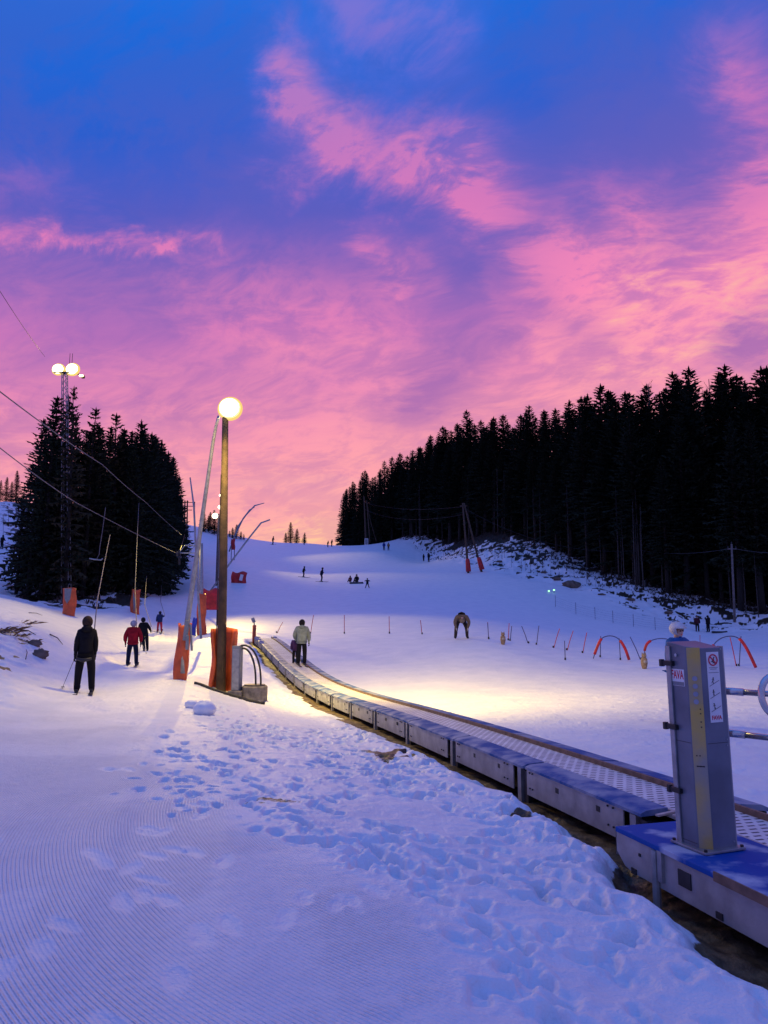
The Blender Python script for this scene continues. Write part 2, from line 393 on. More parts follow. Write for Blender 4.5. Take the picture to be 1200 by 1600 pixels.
    # inner cap
    at_ = me.attributes.new('bare', 'FLOAT', 'POINT'); at_.data.foreach_set('value', bare.ravel().astype(np.float32))
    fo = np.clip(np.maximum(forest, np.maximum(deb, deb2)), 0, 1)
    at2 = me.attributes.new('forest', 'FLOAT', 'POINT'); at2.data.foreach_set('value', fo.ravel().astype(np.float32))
    at3 = me.attributes.new('comb', 'FLOAT', 'POINT'); at3.data.foreach_set('value', rc.ravel().astype(np.float32))
    at4 = me.attributes.new('groomed', 'FLOAT', 'POINT'); at4.data.foreach_set('value', gw.ravel().astype(np.float32))
    m = bpy.data.materials.new('snow'); m.use_nodes = True; nt = m.node_tree; b = nt.nodes['Principled BSDF']
    def nd(t, **k):
        q = nt.nodes.new(t)
        for a, v in k.items(): q.inputs[a.replace('_', ' ')].default_value = v
        return q
    tc = nd('ShaderNodeTexCoord'); a1 = nd('ShaderNodeAttribute'); a1.attribute_name = 'bare'; a2 = nd('ShaderNodeAttribute'); a2.attribute_name = 'forest'
    n1 = nd('ShaderNodeTexNoise', Scale=7.0, Detail=6.0); lnk(nt, tc.outputs['Object'], n1.inputs['Vector'])
    dirt = nd('ShaderNodeValToRGB'); e = dirt.color_ramp.elements; e[0].position=.35; e[0].color=(.035,.022,.013,1); e[1].position=.68; e[1].color=(.19,.13,.065,1)
    lnk(nt, n1.outputs['Fac'], dirt.inputs['Fac'])
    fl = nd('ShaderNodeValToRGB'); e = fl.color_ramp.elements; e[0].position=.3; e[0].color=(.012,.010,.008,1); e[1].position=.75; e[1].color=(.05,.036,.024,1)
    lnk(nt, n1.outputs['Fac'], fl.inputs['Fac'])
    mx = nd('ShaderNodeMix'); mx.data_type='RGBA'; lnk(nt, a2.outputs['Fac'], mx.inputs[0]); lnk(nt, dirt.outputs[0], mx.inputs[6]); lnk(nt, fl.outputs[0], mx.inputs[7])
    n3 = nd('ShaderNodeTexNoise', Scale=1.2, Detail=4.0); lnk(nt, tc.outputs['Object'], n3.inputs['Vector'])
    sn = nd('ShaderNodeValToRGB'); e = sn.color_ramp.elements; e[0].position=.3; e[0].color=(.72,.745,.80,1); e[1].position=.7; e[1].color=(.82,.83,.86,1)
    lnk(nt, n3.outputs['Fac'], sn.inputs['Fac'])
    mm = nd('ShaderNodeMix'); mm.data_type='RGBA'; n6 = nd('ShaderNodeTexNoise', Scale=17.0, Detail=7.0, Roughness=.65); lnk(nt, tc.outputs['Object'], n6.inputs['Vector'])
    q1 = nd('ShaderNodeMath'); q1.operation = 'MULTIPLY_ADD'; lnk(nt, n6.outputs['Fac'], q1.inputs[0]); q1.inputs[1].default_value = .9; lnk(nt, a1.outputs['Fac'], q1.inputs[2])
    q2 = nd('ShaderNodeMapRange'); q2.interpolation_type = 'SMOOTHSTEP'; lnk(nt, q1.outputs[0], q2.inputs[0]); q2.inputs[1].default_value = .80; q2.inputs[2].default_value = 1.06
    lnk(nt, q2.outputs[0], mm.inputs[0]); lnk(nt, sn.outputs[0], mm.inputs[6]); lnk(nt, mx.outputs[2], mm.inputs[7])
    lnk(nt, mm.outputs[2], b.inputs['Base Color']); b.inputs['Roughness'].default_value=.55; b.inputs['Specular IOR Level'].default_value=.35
    n4 = nd('ShaderNodeTexNoise', Scale=55.0, Detail=4.0); lnk(nt, tc.outputs['Object'], n4.inputs['Vector'])
    n5 = nd('ShaderNodeTexNoise', Scale=9.0, Detail=3.0); lnk(nt, tc.outputs['Object'], n5.inputs['Vector'])
    ad = nd('ShaderNodeMath'); ad.operation='MULTIPLY_ADD'; lnk(nt, n5.outputs['Fac'], ad.inputs[0]); ad.inputs[1].default_value=1.2; lnk(nt, n4.outputs['Fac'], ad.inputs[2])
    bp = nd('ShaderNodeBump', Strength=.7, Distance=.012); lnk(nt, ad.outputs[0], bp.inputs['Height']); 
    a3 = nd('ShaderNodeAttribute'); a3.attribute_name = 'comb'; a4 = nd('ShaderNodeAttribute'); a4.attribute_name = 'groomed'
    def mt(op, p, q):
        k = nd('ShaderNodeMath'); k.operation = op
        for i, w_ in enumerate((p, q)):
            if hasattr(w_, 'is_output'): lnk(nt, w_, k.inputs[i])
            else: k.inputs[i].default_value = w_
        return k.outputs[0]
    wv = mt('MAXIMUM', mt('SINE', mt('MULTIPLY', a3.outputs['Fac'], 2*math.pi/.025), 0), -.4)
    wv = mt('MULTIPLY', wv, mt('MULTIPLY', a4.outputs['Fac'], mt('ADD', n5.outputs['Fac'], .45)))
    b2 = nd('ShaderNodeBump', Strength=.8, Distance=.0075); lnk(nt, wv, b2.inputs['Height']); lnk(nt, bp.outputs[0], b2.inputs['Normal']); lnk(nt, b2.outputs[0], b.inputs['Normal'])
    me.materials.append(m)
    o = bpy.data.objects.new('snow_ground', me); COL.objects.link(o)
    tag(o, 'snow covered ski slope and trodden snow, groomed stripes in front', None, None, 'structure')
    return o
build_ground()

# ------------------------------------------------------------------ sky
def build_world():
    w = bpy.data.worlds.new('World'); SC.world = w; w.use_nodes = True; nt = w.node_tree; nt.nodes.clear()
    out = nt.nodes.new('ShaderNodeOutputWorld'); bg = nt.nodes.new('ShaderNodeBackground'); lnk(nt, bg.outputs[0], out.inputs[0])
    def put(sock, v):
        if hasattr(v, 'is_output'): lnk(nt, v, sock)
        else: sock.default_value = v
    def m(op, a, b=0.0, c=None, clamp=False):
        q = nt.nodes.new('ShaderNodeMath'); q.operation = op; q.use_clamp = clamp
        put(q.inputs[0], a); put(q.inputs[1], b)
        if c is not None: put(q.inputs[2], c)
        return q.outputs[0]
    add = lambda a, b: m('ADD', a, b); mul = lambda a, b: m('MULTIPLY', a, b); sub = lambda a, b: m('SUBTRACT', a, b)
    def ss(v, a, b, lo=0.0, hi=1.0):
        q = nt.nodes.new('ShaderNodeMapRange'); q.interpolation_type = 'SMOOTHSTEP'
        put(q.inputs[0], v); q.inputs[1].default_value = a; q.inputs[2].default_value = b; q.inputs[3].default_value = lo; q.inputs[4].default_value = hi
        return q.outputs[0]
    def noise(vec, sc, det=5, rough=.55, dist=0.0):
        q = nt.nodes.new('ShaderNodeTexNoise'); lnk(nt, vec, q.inputs['Vector']); q.inputs['Scale'].default_value = sc
        q.inputs['Detail'].default_value = det; q.inputs['Roughness'].default_value = rough; q.inputs['Distortion'].default_value = dist
        return q.outputs['Fac']
    def comb(x, y, z):
        q = nt.nodes.new('ShaderNodeCombineXYZ'); put(q.inputs[0], x); put(q.inputs[1], y); put(q.inputs[2], z); return q.outputs[0]
    def ramp(v, stops):
        q = nt.nodes.new('ShaderNodeValToRGB'); e = q.color_ramp.elements
        while len(e) < len(stops): e.new(.5)
        for k, (p, c) in enumerate(stops): e[k].position = p; e[k].color = (*c, 1)
        put(q.inputs[0], v); return q.outputs[0]
    def mix(f, a, b, typ='MIX'):
        q = nt.nodes.new('ShaderNodeMix'); q.data_type = 'RGBA'; q.blend_type = typ
        put(q.inputs[0], f)
        for s, v in ((q.inputs[6], a), (q.inputs[7], b)):
            if hasattr(v, 'is_output'): lnk(nt, v, s)
            else: s.default_value = (*v, 1)
        return q.outputs[2]
    tc = nt.nodes.new('ShaderNodeTexCoord'); sp = nt.nodes.new('ShaderNodeSeparateXYZ'); lnk(nt, tc.outputs['Generated'], sp.inputs[0])
    x, y, z = sp.outputs
    el = m('ARCSINE', z); az = m('ARCTAN2', x, y)
    # where the cloud deck is met: streaks run together towards the horizon
    k = m('DIVIDE', 1.0, add(m('MAXIMUM', z, 0.0), .22))
    cx, cy = mul(x, k), mul(y, k)
    deck = comb(cx, cy, 0.0)
    wx = sub(noise(deck, 1.3, 3), .5); wy = sub(noise(comb(cx, cy, 7.3), 1.3, 3), .5)
    flow = comb(add(cx, mul(wx, .9)), add(cy, mul(wy, .9)), 0.0)
    soft = noise(flow, 1.9, 6, .55)
    fine = noise(comb(add(mul(cx, 1.8), mul(wx, 1.2)), add(mul(cy, 3.1), mul(wy, 1.1)), 2.0), 3.6, 9, .64, .15)
    wisp = noise(comb(add(add(mul(cx, 3.4), mul(cy, 1.5)), mul(wx, 1.6)), add(mul(cy, 2.3), mul(wy, 1.3)), 4.0), 2.8, 9, .66, .1)
    # distort the picture of directions a little so that the bands have torn edges
    A = add(az, add(mul(sub(fine, .5), .13), mul(wx, .10))); E = add(el, add(mul(sub(wisp, .5), .10), mul(wy, .07)))
    def pae(u, v):
        a, b = ray(u, v); d = Vector((a, 1, b)).normalized(); return math.atan2(d.x, d.y), math.asin(d.z)
    def band(u0, v0, u1, v1, wpx, amp, acc):
        a0, e0 = pae(u0, v0); a1, e1 = pae(u1, v1); bx, by = a1-a0, e1-e0; L2 = bx*bx+by*by
        px, py = sub(A, a0), sub(E, e0)
        h = m('ADD', mul(px, bx/L2), mul(py, by/L2), clamp=True)
        dx, dy = m('MULTIPLY_ADD', h, -bx, px), m('MULTIPLY_ADD', h, -by, py)
        d2 = m('MULTIPLY_ADD', dx, dx, mul(dy, dy)); w = wpx/1200.0
        return m('MULTIPLY_ADD', m('POWER', 2.718, mul(d2, -1/(w*w))), amp, acc)
    front = ss(y, -.45, .55)
    P = 0.0
    for b in ((428,70,470,150,38,.75),(465,140,520,215,36,.75),(430,245,640,262,36,.5),(530,200,740,240,40,.78),(735,250,870,400,52,.80),(660,250,800,330,34,.4),(820,420,860,560,26,.35),(760,420,790,540,18,.3),(860,400,985,345,40,.50),
              (590,370,640,430,26,.6),(670,380,690,440,22,.55),(905,480,1190,400,72,.95),(980,545,1180,470,55,.8),(1165,120,1215,300,58,.8),(0,372,60,374,24,.80),(60,374,250,384,15,.85),(250,384,340,375,10,.5),
              (330,450,560,500,80,.45),(560,0,680,30,60,.38),(880,285,940,275,26,.35),(980,330,1200,270,50,.42),(0,290,70,285,25,.22)):
        P = band(*b, P)
    D = 0.0; DB = ((960,60,1060,170,120,.8),(900,180,1080,230,60,.6),(860,300,760,130,45,.4),(330,180,420,300,70,.5),(655,350,720,420,32,.4))                                                         # blue-violet veils and gaps in front of the pink
    for b in ((660,600,760,520,46,.85),(700,480,820,360,40,.45),(840,470,930,520,40,.55),(1170,540,1230,500,40,.95),(0,690,150,655,26,.55),(230,660,350,680,26,.6),(410,765,640,770,20,.5),(560,790,700,740,22,.3),(120,470,330,470,50,.25),
              (60,560,240,520,40,.3),(610,650,720,600,40,.45),(890,600,1010,590,30,-.2))+DB:
        D = band(*b, D)
    tilt = sub(el, mul(az, .085))
    deg = lambda d: d/60.0
    t = m('MULTIPLY', add(tilt, mul(sub(soft, .5), .11)), 57.2958/60.0, clamp=True)
    base = ramp(t, [(0, (.9,.45,.30)), (deg(6), (1.0,.50,.36)), (deg(8.5), (1.0,.40,.40)), (deg(13), (.98,.345,.43)), (deg(17.5), (.86,.265,.47)), (deg(21.5), (.59,.18,.49)),
                    (deg(25.5), (.27,.13,.49)), (deg(29.5), (.085,.105,.53)), (deg(34), (.022,.11,.61)), (deg(40), (.008,.14,.70)), (deg(52), (.05,.22,.86))])
    pink = ramp(t, [(0, (1.0,.48,.3)), (deg(8), (1.0,.45,.42)), (deg(15), (1.0,.36,.44)), (deg(22), (.95,.255,.48)), (deg(29), (.68,.19,.50)), (deg(36), (.46,.185,.55)), (deg(45), (.32,.2,.62))])
    veil = ramp(t, [(0, (.7,.28,.34)), (deg(10), (.56,.20,.42)), (deg(18), (.36,.14,.45)), (deg(26), (.15,.11,.49)), (deg(38), (.055,.115,.54)), (deg(50), (.05,.14,.6))])
    crisp = noise(comb(add(mul(cx, 2.3), mul(wx, 1.3)), add(add(mul(cy, 3.3), mul(cx, .8)), mul(wy, 1.2)), 9.0), 7.5, 8, .62, .25)
    tex = add(add(mul(fine, .42), mul(wisp, .38)), mul(sub(crisp, .12), .42))                        # about .58 on average
    gain = ss(tex, .43, .71)
    pm = m('MULTIPLY', P, m('MULTIPLY_ADD', gain, 1.05, .20), clamp=True)
    streak = mul(ss(add(mul(soft, .5), mul(fine, .5)), .50, .70), ss(el, .60, .30))
    pm = m('MAXIMUM', pm, mul(streak, .5))
    vm = m('MULTIPLY', D, m('MULTIPLY_ADD', ss(soft, .35, .62), .8, .35), clamp=True)
    thin = mul(ss(add(add(mul(wisp, .45), mul(soft, .3)), mul(crisp, .25)), .56, .42), .42)
    strata = noise(comb(mul(az, 2.2), add(mul(el, 17.0), mul(wx, 1.6)), 5.0), 1.5, 6, .6)
    lowv = mul(mul(ss(strata, .50, .66), ss(el, .42, .20)), .42)
    low2 = mul(mul(ss(strata, .47, .34), ss(el, .45, .20)), .40)
    col = mix(thin, base, veil); col = mix(lowv, col, veil); col = mix(low2, col, pink)
    col = mix(pm, col, pink); col = mix(mul(vm, .9), col, veil)
    # burning edges low on the right
    hot = band(1000,440,1200,415,46, .8, 0.0); hot = band(960,560,1120,520,30,.45,hot); hot = band(470,832,660,838,16,1.3,hot); hot = band(300,822,460,828,8,.3,hot)
    col = mix(m('MULTIPLY', hot, ss(tex, .50, .80), clamp=True), col, (1.0,.60,.33))
    back = ramp(m('MULTIPLY', el, 57.2958/90.0, clamp=True), [(0, (.26,.21,.44)), (.15, (.18,.20,.58)), (.5, (.14,.225,.74)), (1, (.17,.29,.92))])
    bk2 = mix(ss(add(mul(soft,.6), mul(fine,.4)), .48, .66, 0, .35), back, (.30,.16,.46))
    col = mix(front, bk2, col)
    col = mix(ss(z, -.02, .0), (.10,.10,.2), col)
    # a physical twilight sky under the clouds
    sky = nt.nodes.new('ShaderNodeTexSky'); sky.sky_type = 'NISHITA'; sky.sun_disc = False; sky.sun_elevation = R(1); sky.sun_rotation = R(6)
    skys = nt.nodes.new('ShaderNodeVectorMath'); skys.operation = 'SCALE'; lnk(nt, sky.outputs[0], skys.inputs[0]); skys.inputs['Scale'].default_value = .004
    tot = mix(1.0, col, skys.outputs[0], 'ADD')
    lnk(nt, tot, bg.inputs['Color']); bg.inputs['Strength'].default_value = SKY_STRENGTH
    w.cycles.sampling_method = 'MANUAL'; w.cycles.sample_map_resolution = 512
SKY_STRENGTH = 1.0
build_world()

# ------------------------------------------------------------------ camera and render settings
cam = bpy.data.cameras.new('camera'); camo = bpy.data.objects.new('camera', cam); COL.objects.link(camo)
cam.sensor_fit = 'VERTICAL'; cam.sensor_height = 36; cam.lens = 27; cam.clip_end = 6000; cam.clip_start = .05
camo.location = (0, 0, CAMZ); camo.rotation_euler = (R(90)+PITCH, 0, 0); SC.camera = camo
SC.view_settings.view_transform = 'Standard'; SC.view_settings.look = 'None'; SC.view_settings.exposure = 0; SC.view_settings.gamma = 1
SC.cycles.use_denoising = True; SC.cycles.max_bounces = 5; SC.cycles.diffuse_bounces = 3; SC.cycles.glossy_bounces = 2; SC.cycles.sample_clamp_indirect = 4
sun = bpy.data.lights.new('afterglow', 'SUN'); sun.energy = .14; sun.angle = R(25); sun.color = (1, .48, .5)
so = bpy.data.objects.new('afterglow', sun); COL.objects.link(so); so.rotation_euler = (R(80), 0, R(-170)); so.location = (0, 0, 60)
def aim(o, p): o.rotation_euler = (Vector(p)-o.location).to_track_quat('-Z', 'Y').to_euler()
def spot(name, loc, target, power, deg, blend=.6, size=.25, col=(1,.72,.36), flat=1.0):
    l = bpy.data.lights.new(name, 'SPOT'); l.energy = power; l.spot_size = R(deg); l.spot_blend = blend; l.shadow_soft_size = size; l.color = col
    o = bpy.data.objects.new(name, l); COL.objects.link(o); o.location = loc; aim(o, target); o.scale = (1, flat, 1); return o
# ------------------------------------------------------------------ conveyor lift
def belt_material():
    m = bpy.data.materials.new('belt_with_holes'); m.use_nodes = True; nt = m.node_tree; b = nt.nodes['Principled BSDF']
    uv = nt.nodes.new('ShaderNodeUVMap'); uv.uv_map = 'UVMap'
    br = nt.nodes.new('ShaderNodeTexBrick'); br.inputs['Scale'].default_value = 1
    br.inputs['Color1'].default_value = (.52,.49,.53,1); br.inputs['Color2'].default_value = (.60,.57,.60,1); br.inputs['Mortar'].default_value = (.03,.03,.05,1)
    lnk(nt, uv.outputs[0], br.inputs['Vector'])
    # dark slots: short dashes across the belt, staggered row by row
    sp = nt.nodes.new('ShaderNodeSeparateXYZ'); lnk(nt, uv.outputs[0], sp.inputs[0])
    def mth(op, a, b_=0, c=None):
        q = nt.nodes.new('ShaderNodeMath'); q.operation = op
        for k, v in enumerate((a, b_, c)):
            if v is None: continue
            if hasattr(v, 'is_output'): lnk(nt, v, q.inputs[k])
            else: q.inputs[k].default_value = v
        return q.outputs[0]
    row = mth('DIVIDE', sp.outputs[1], .085); ri = mth('FLOOR', row); rf = mth('FRACT', row)
    colx = mth('ADD', mth('DIVIDE', sp.outputs[0], .105), mth('MULTIPLY', ri, .5)); cf = mth('FRACT', colx)
    inx = mth('LESS_THAN', mth('ABSOLUTE', mth('SUBTRACT', cf, .5)), .32); iny = mth('LESS_THAN', mth('ABSOLUTE', mth('SUBTRACT', rf, .5)), .16)
    slot = mth('MULTIPLY', inx, iny)
    nz = nt.nodes.new('ShaderNodeTexNoise'); nz.inputs['Scale'].default_value = 2.2; nz.inputs['Detail'].default_value = 5; lnk(nt, uv.outputs[0], nz.inputs['Vector'])
    rp = nt.nodes.new('ShaderNodeValToRGB'); e = rp.color_ramp.elements; e[0].position=.3; e[0].color=(.56,.52,.53,1); e[1].position=.7; e[1].color=(.78,.75,.76,1)
    lnk(nt, nz.outputs['Fac'], rp.inputs['Fac'])
    mx = nt.nodes.new('ShaderNodeMix'); mx.data_type = 'RGBA'; lnk(nt, slot, mx.inputs[0]); lnk(nt, rp.outputs[0], mx.inputs[6]); mx.inputs[7].default_value = (.05,.045,.07,1)
    lnk(nt, mx.outputs[2], b.inputs['Base Color']); b.inputs['Roughness'].default_value = .7
    nt.nodes.remove(br)
    return m
lift = thing('conveyor_lift', 'long low conveyor belt lift with blue side covers running up the snow', 'ski lift', conv(6.6, .6, -.5))
LI = Matrix.Translation(-lift.location)
def lift_part(mb, name, mats, parent=None, smooth=False, bevel=0):
    o = mb.build(name, mats, None, smooth, bevel=bevel); o.data.transform(LI); o.parent = parent or lift; return o
B0, B1 = .27, .86                                  # the belt's edges, measured from the outer near edge
ys = np.concatenate([np.arange(1.6, 12, .2), np.arange(12, 41.3, .35)])
mb = MB()
for k, y in enumerate(ys):
    mb.v += [tuple(conv(y, B0, -.03)), tuple(conv(y, B1, -.03))]
    if k: mb.f.append((2*k-2, 2*k-1, 2*k+1, 2*k)); mb.m.append(0)
belt = lift_part(mb, 'belt', belt_material(), smooth=True)
uvl = belt.data.uv_layers.new(name='UVMap'); L = (ys-1.6)/DIR.y
for lp in belt.data.loops:
    vi = lp.vertex_index; uvl.data[lp.index].uv = ((B1-B0)*(vi % 2), float(L[vi//2]))
def strip(mb, prof, y0, y1, step=.5, mi=0):
    # prof: closed loop of (offset, dz), lofted along the line
    k = len(prof); n = max(1, int((y1-y0)/step)); Y = [y0+(y1-y0)*i/n for i in range(n+1)]
    vs = [conv(y, a, b) for y in Y for a, b in prof]
    fs = [(i*k+j, i*k+(j+1) % k, (i+1)*k+(j+1) % k, (i+1)*k+j) for i in range(n) for j in range(k)]
    fs += [tuple(range(k))[::-1], tuple(n*k+j for j in range(k))]
    mb.add(vs, fs, mi)
mb = MB(); strip(mb, [(B0-.035,-.05),(B0,-.05),(B0,.012),(B0-.035,.012)], 1.6, 41.2); lift_part(mb, 'guide_rail', M['rail_light'])
mb = MB(); strip(mb, [(B1,-.05),(B1+.03,-.05),(B1+.03,.02),(B1,.02)], 1.6, 41.2); lift_part(mb, 'guide_rail', M['rail'])
# lengths of side panel and cover, each a part
tR0 = random.Random(8)
joints = [6.5]
while joints[-1] < 40: joints.append(joints[-1]+2.19)
joints[-1] = 41.2
for i in range(len(joints)-1):
    a, b = joints[i]+.03, joints[i+1]-.03; jo_, jz_ = tR0.uniform(-.010,.008), tR0.uniform(-.012,.006)
    mb = MB(); strip(mb, [(-.012+jo_,-.30+jz_),(jo_,-.30+jz_),(jo_,-.012),(-.012+jo_,-.012)], a+.28, b)
    for q in (.20,.24,.93,.96):
        for dz in (-.06,-.22): c = conv(a+(b-a)*q, -.014+jo_, dz+jz_); mb.tube([c, c-NRM*.012], .009, 6, mi=1)
    for q in (.32, .68):
        y = a+(b-a)*q; c = conv(y, -.014, -.12); mb.box(c, (.012,.07,.05), rotz(PHI), 1)
    lift_part(mb, 'side_panel', [M['galv_plate'], M['dark']])
    mb = MB(); strip(mb, [(-.03+jo_,-.035+jz_),(B0-.05,-.02),(B0-.05,.03),(.02,.012+jz_),(-.03+jo_,-.010+jz_)], a, b); lift_part(mb, 'side_cover', M['blue'])
    mb = MB(); strip(mb, [(B1+.045,-.02),(CWID+.02,-.06),(CWID+.02,-.03),(CWID-.05,-.0),(B1+.045,.018)], a, b); lift_part(mb, 'side_cover', M['blue'])
    mb = MB(); strip(mb, [(CWID-.01,-.28),(CWID,-.28),(CWID,-.06),(CWID-.01,-.06)], a, b); lift_part(mb, 'side_panel', M['galv_plate'])
    # upright with a dark bracket at each joint
    y = joints[i]
    for off in (.03, CWID-.06):
        p = conv(y+.2, off, 0); mb = MB(); gz = g1(p.x, p.y)-.08
        mb.box((p.x, p.y, (p.z-.05+gz)/2), (.06,.09,p.z-.05-gz), rotz(PHI)); q = conv(y+.08, off+.02, 0)
        mb.box((q.x, q.y, (q.z-.06+gz)/2+.04), (.05,.10,(q.z-.05-gz)*.75), rotz(PHI), 1)
        lift_part(mb, 'support_leg', [M['galv'], M['dark']])
mb = MB()                                           # dark frame below the belt
strip(mb, [(.10,-.32),(CWID-.1,-.32),(CWID-.1,-.12),(.10,-.12)], 1.6, 41.0); lift_part(mb, 'under_frame', M['dark'])
for off in (.02, CWID-.28):                         # rounded end of the belt
    mb = MB(); c = conv(41.2, off+.13, -.12); mb.box(c, (.26,.7,.34), rotz(PHI)); lift_part(mb, 'end_housing', M['blue'], bevel=.05)
# wide drive housing in front, its top blue with rime
mb = MB(); BO = -.45
poly = [(6.22,-.02),(6.3,-.10),(6.3,-.02)]
strip(mb, [(BO,-.27),(BO+.012,-.27),(BO+.012,.0),(BO,.0)], 1.4, 6.02)
v0 = [conv(6.02, BO, 0), conv(6.22, BO, 0), conv(6.22, BO, -.17), conv(6.12, BO, -.25), conv(6.02, BO, -.27)]
v1 = [p+NRM*.012 for p in v0]
mb.add(v0+v1, [(0,1,2,3,4),(9,8,7,6,5),(0,5,6,1),(1,6,7,2),(2,7,8,3),(3,8,9,4)])
mb.add([conv(6.22,BO,0),conv(6.22,0,0),conv(6.22,0,-.25),conv(6.22,BO,-.2),conv(6.23,BO,0),conv(6.23,0,0),conv(6.23,0,-.25),conv(6.23,BO,-.2)], [(3,2,1,0),(4,5,6,7),(0,1,5,4),(1,2,6,5)])
c = conv(5.72, BO-.012, -.15); mb.tube([c+Vector((0,0,.12)), c+Vector((0,0,-.32))], .03, 10, mi=1); c = conv(5.66, BO-.01, -.12); mb.box(c, (.03,.05,.2), rotz(PHI), 1)
def plate_hole(y, dz, w, h): mb.box(conv(y, BO-.003, dz), (.012, w, h), rotz(PHI), 2)
plate_hole(5.42, -.13, .13, .10); plate_hole(4.62, -.09, .05, .055); plate_hole(6.0, -.255, .06, .04); plate_hole(5.1, -.24, .06, .04); plate_hole(4.52, -.16, .018, .018); plate_hole(3.8,-.1,.05,.05)
plate_hole(5.92, -.12, .02, .02); plate_hole(4.0, -.2, .02, .02)
lift_part(mb, 'housing_panel', [M['galv_plate'], M['galv'], M['dark']])
mb = MB(); strip(mb, [(BO-.02,-.028),(.24,-.02),(.24,.018),(BO-.02,.010)], 1.4, 6.2); lift_part(mb, 'housing_cover', M['bluedeep'], bevel=.006)
mb = MB(); strip(mb, [(BO-.034,-.035),(BO-.0225,-.035),(BO-.0225,.022),(BO-.034,.022)], 1.4, 5.1); lift_part(mb, 'edge_trim', M['rail'])
mb = MB(); strip(mb, [(B1+.045,-.02),(CWID+.3,-.05),(CWID+.3,-.02),(B1+.045,.018)], 1.4, 6.2); lift_part(mb, 'housing_cover', M['bluedeep'])
mb = MB()
for y, o_, dz in ((6.42,.15,.018),(6.36,.26,.022),(6.28,.34,.02)): mb.box(conv(y, o_, dz), (.30,.035,.014), rotz(PHI+.35))
lift_part(mb, 'joint_strip', M['rail_light'])
for o_, y0 in ((.3,6.2),): pass

# ------------------------------------------------------------------ control column on the housing
S, CH, HC = .130, .070, 1.36
Rm = rotz(PHI+R(5))
pc = atz(1104, 1329, .12)
org = pc-Rm@Vector((-S+CH/2, -S+CH/2, 0)); org.z = conv(5.1)[2]+.018
col = thing('control_column', 'grey steel control post with yellow corner strip and safety stickers beside the belt', 'control post', org, PHI)
col.rotation_euler = (R(.2), R(-1.1), PHI+R(5))
top = lambda x, y: HC+.02*(y/S)
mb = MB()
out = [(-S,S),(-S,-S+CH),(-S+CH,-S),(S,-S),(S,S)]
mb.add([(x,y,0) for x,y in out]+[(x,y,top(x,y)) for x,y in out], [(0,1,2,3,4)[::-1]]+[(i,(i+1)%5,5+(i+1)%5,5+i) for i in range(5)]+[(5,6,7,8,9)])
body = mb.build('column_body', M['column'], col, bevel=.006)
mb = MB()
d = Vector((-1,-1,0)).normalized(); t = Vector((1,-1,0)).normalized(); cm = Vector((-S+CH/2,-S+CH/2,0)); w2 = CH/math.sqrt(2)-.006
F = Matrix((t, d, Vector((0,0,1)))).transposed()
mb.box(cm+d*.0015+Vector((0,0,.68)), (w2*2,.007,1.33), F); strip_o = mb.build('corner_strip', M['brass'], col, bevel=.002)
for k in range(4):
    mb = MB(); p = cm+d*.005+Vector((0,0,1.135-k*.052)); mb.tube([p, p+d*.008], .017, 14); mb.build('push_button', mat('button_pale', (.30,.31,.36), .5), col)
mb = MB()
for zz in (.93, .90, .845, .81, .62, .55):
    for xx in (-.02, .0, .022):
        if (zz*100+xx*900) % 3 > .8: mb.box(cm+d*.006+t*xx+Vector((0,0,zz)), (.008,.004,.008), F)
mb.box(cm+d*.006+Vector((0,0,.55)), (.05,.004,.006), F)
mb.build('screw_hole', M['dark'], col)
mb = MB(); mb.box((-S-.008, S-.02, .68), (.014,.045,1.34)); mb.build('edge_profile', M['galv'], col, bevel=.003)
mb = MB(); mb.box((S+.006, -S+.03, .68), (.012,.05,1.34)); mb.build('edge_profile', M['galv'], col, bevel=.003)
mb = MB(); mb.box((0,0,.008), (.34,.34,.016)); mb.build('base_flange', M['galv'], col, bevel=.003)
for x_, y_ in ((-.152,-.152),(.152,-.152),(.152,.152),(-.152,.152)): mb = MB(); mb.tube([(x_,y_,.014),(x_,y_,.03)], .012, 6); mb.build('flange_bolt', M['dark'], col)
mb = MB(); mb.box((0,0,HC-.035), (2*S+.006,2*S+.006,.004)); mb = MB(); mb.box((.033, -S-.0005, .70), (2*S-.085,.002,.003)); mb.box((-S-.0005, .03, .70), (.002,2*S-.085,.003)); mb.box((-S-.0005, .03, .04), (.002,2*S-.09,.003)); mb.build('panel_seam', M['dark'], col)
for zz in (1.33,.72,.68,.05): mb = MB(); p0 = Vector((S-.02, -S, zz)); mb.tube([p0, p0+Vector((0,-.004,0))], .006, 8); mb.build('rivet', M['galv'], col)
for zz in (1.23, .79, .36):
    mb = MB(); mb.box((-S-.016, S-.015, zz), (.03,.12,.034)); mb.box((-S-.022, S+.035, zz), (.03,.03,.05)); mb.build('hinge', M['black'], col, bevel=.004)
mb = MB(); p = Vector((-S, .03, 1.29)); mb.tube([p, p+Vector((-.012,0,0))], .012, 12); mb.build('lock', M['chrome'], col)
def text_mesh(txt, size, depth=.001, bold=0, squeeze=1):
    cu = bpy.data.curves.new('lettering', 'FONT'); cu.body = txt; cu.size = size; cu.extrude = depth; cu.offset = bold; cu.align_x = 'CENTER'; cu.align_y = 'CENTER'
    o = bpy.data.objects.new('lettering', cu); COL.objects.link(o); bpy.context.view_layer.update()
    me = bpy.data.meshes.new_from_object(o.evaluated_get(bpy.context.evaluated_depsgraph_get())); COL.objects.unlink(o); bpy.data.objects.remove(o)
    me.transform(Matrix.Diagonal((squeeze,1,1,1))); return me
def lettering(txt, size, loc, rot, mat_, parent, bold=0, squeeze=1):
    me = text_mesh(txt, size, .0006, bold, squeeze); me.materials.clear(); me.materials.append(mat_)
    o = bpy.data.objects.new('lettering', me); COL.objects.link(o); o.parent = parent; o.location = loc; o.rotation_euler = rot; return o
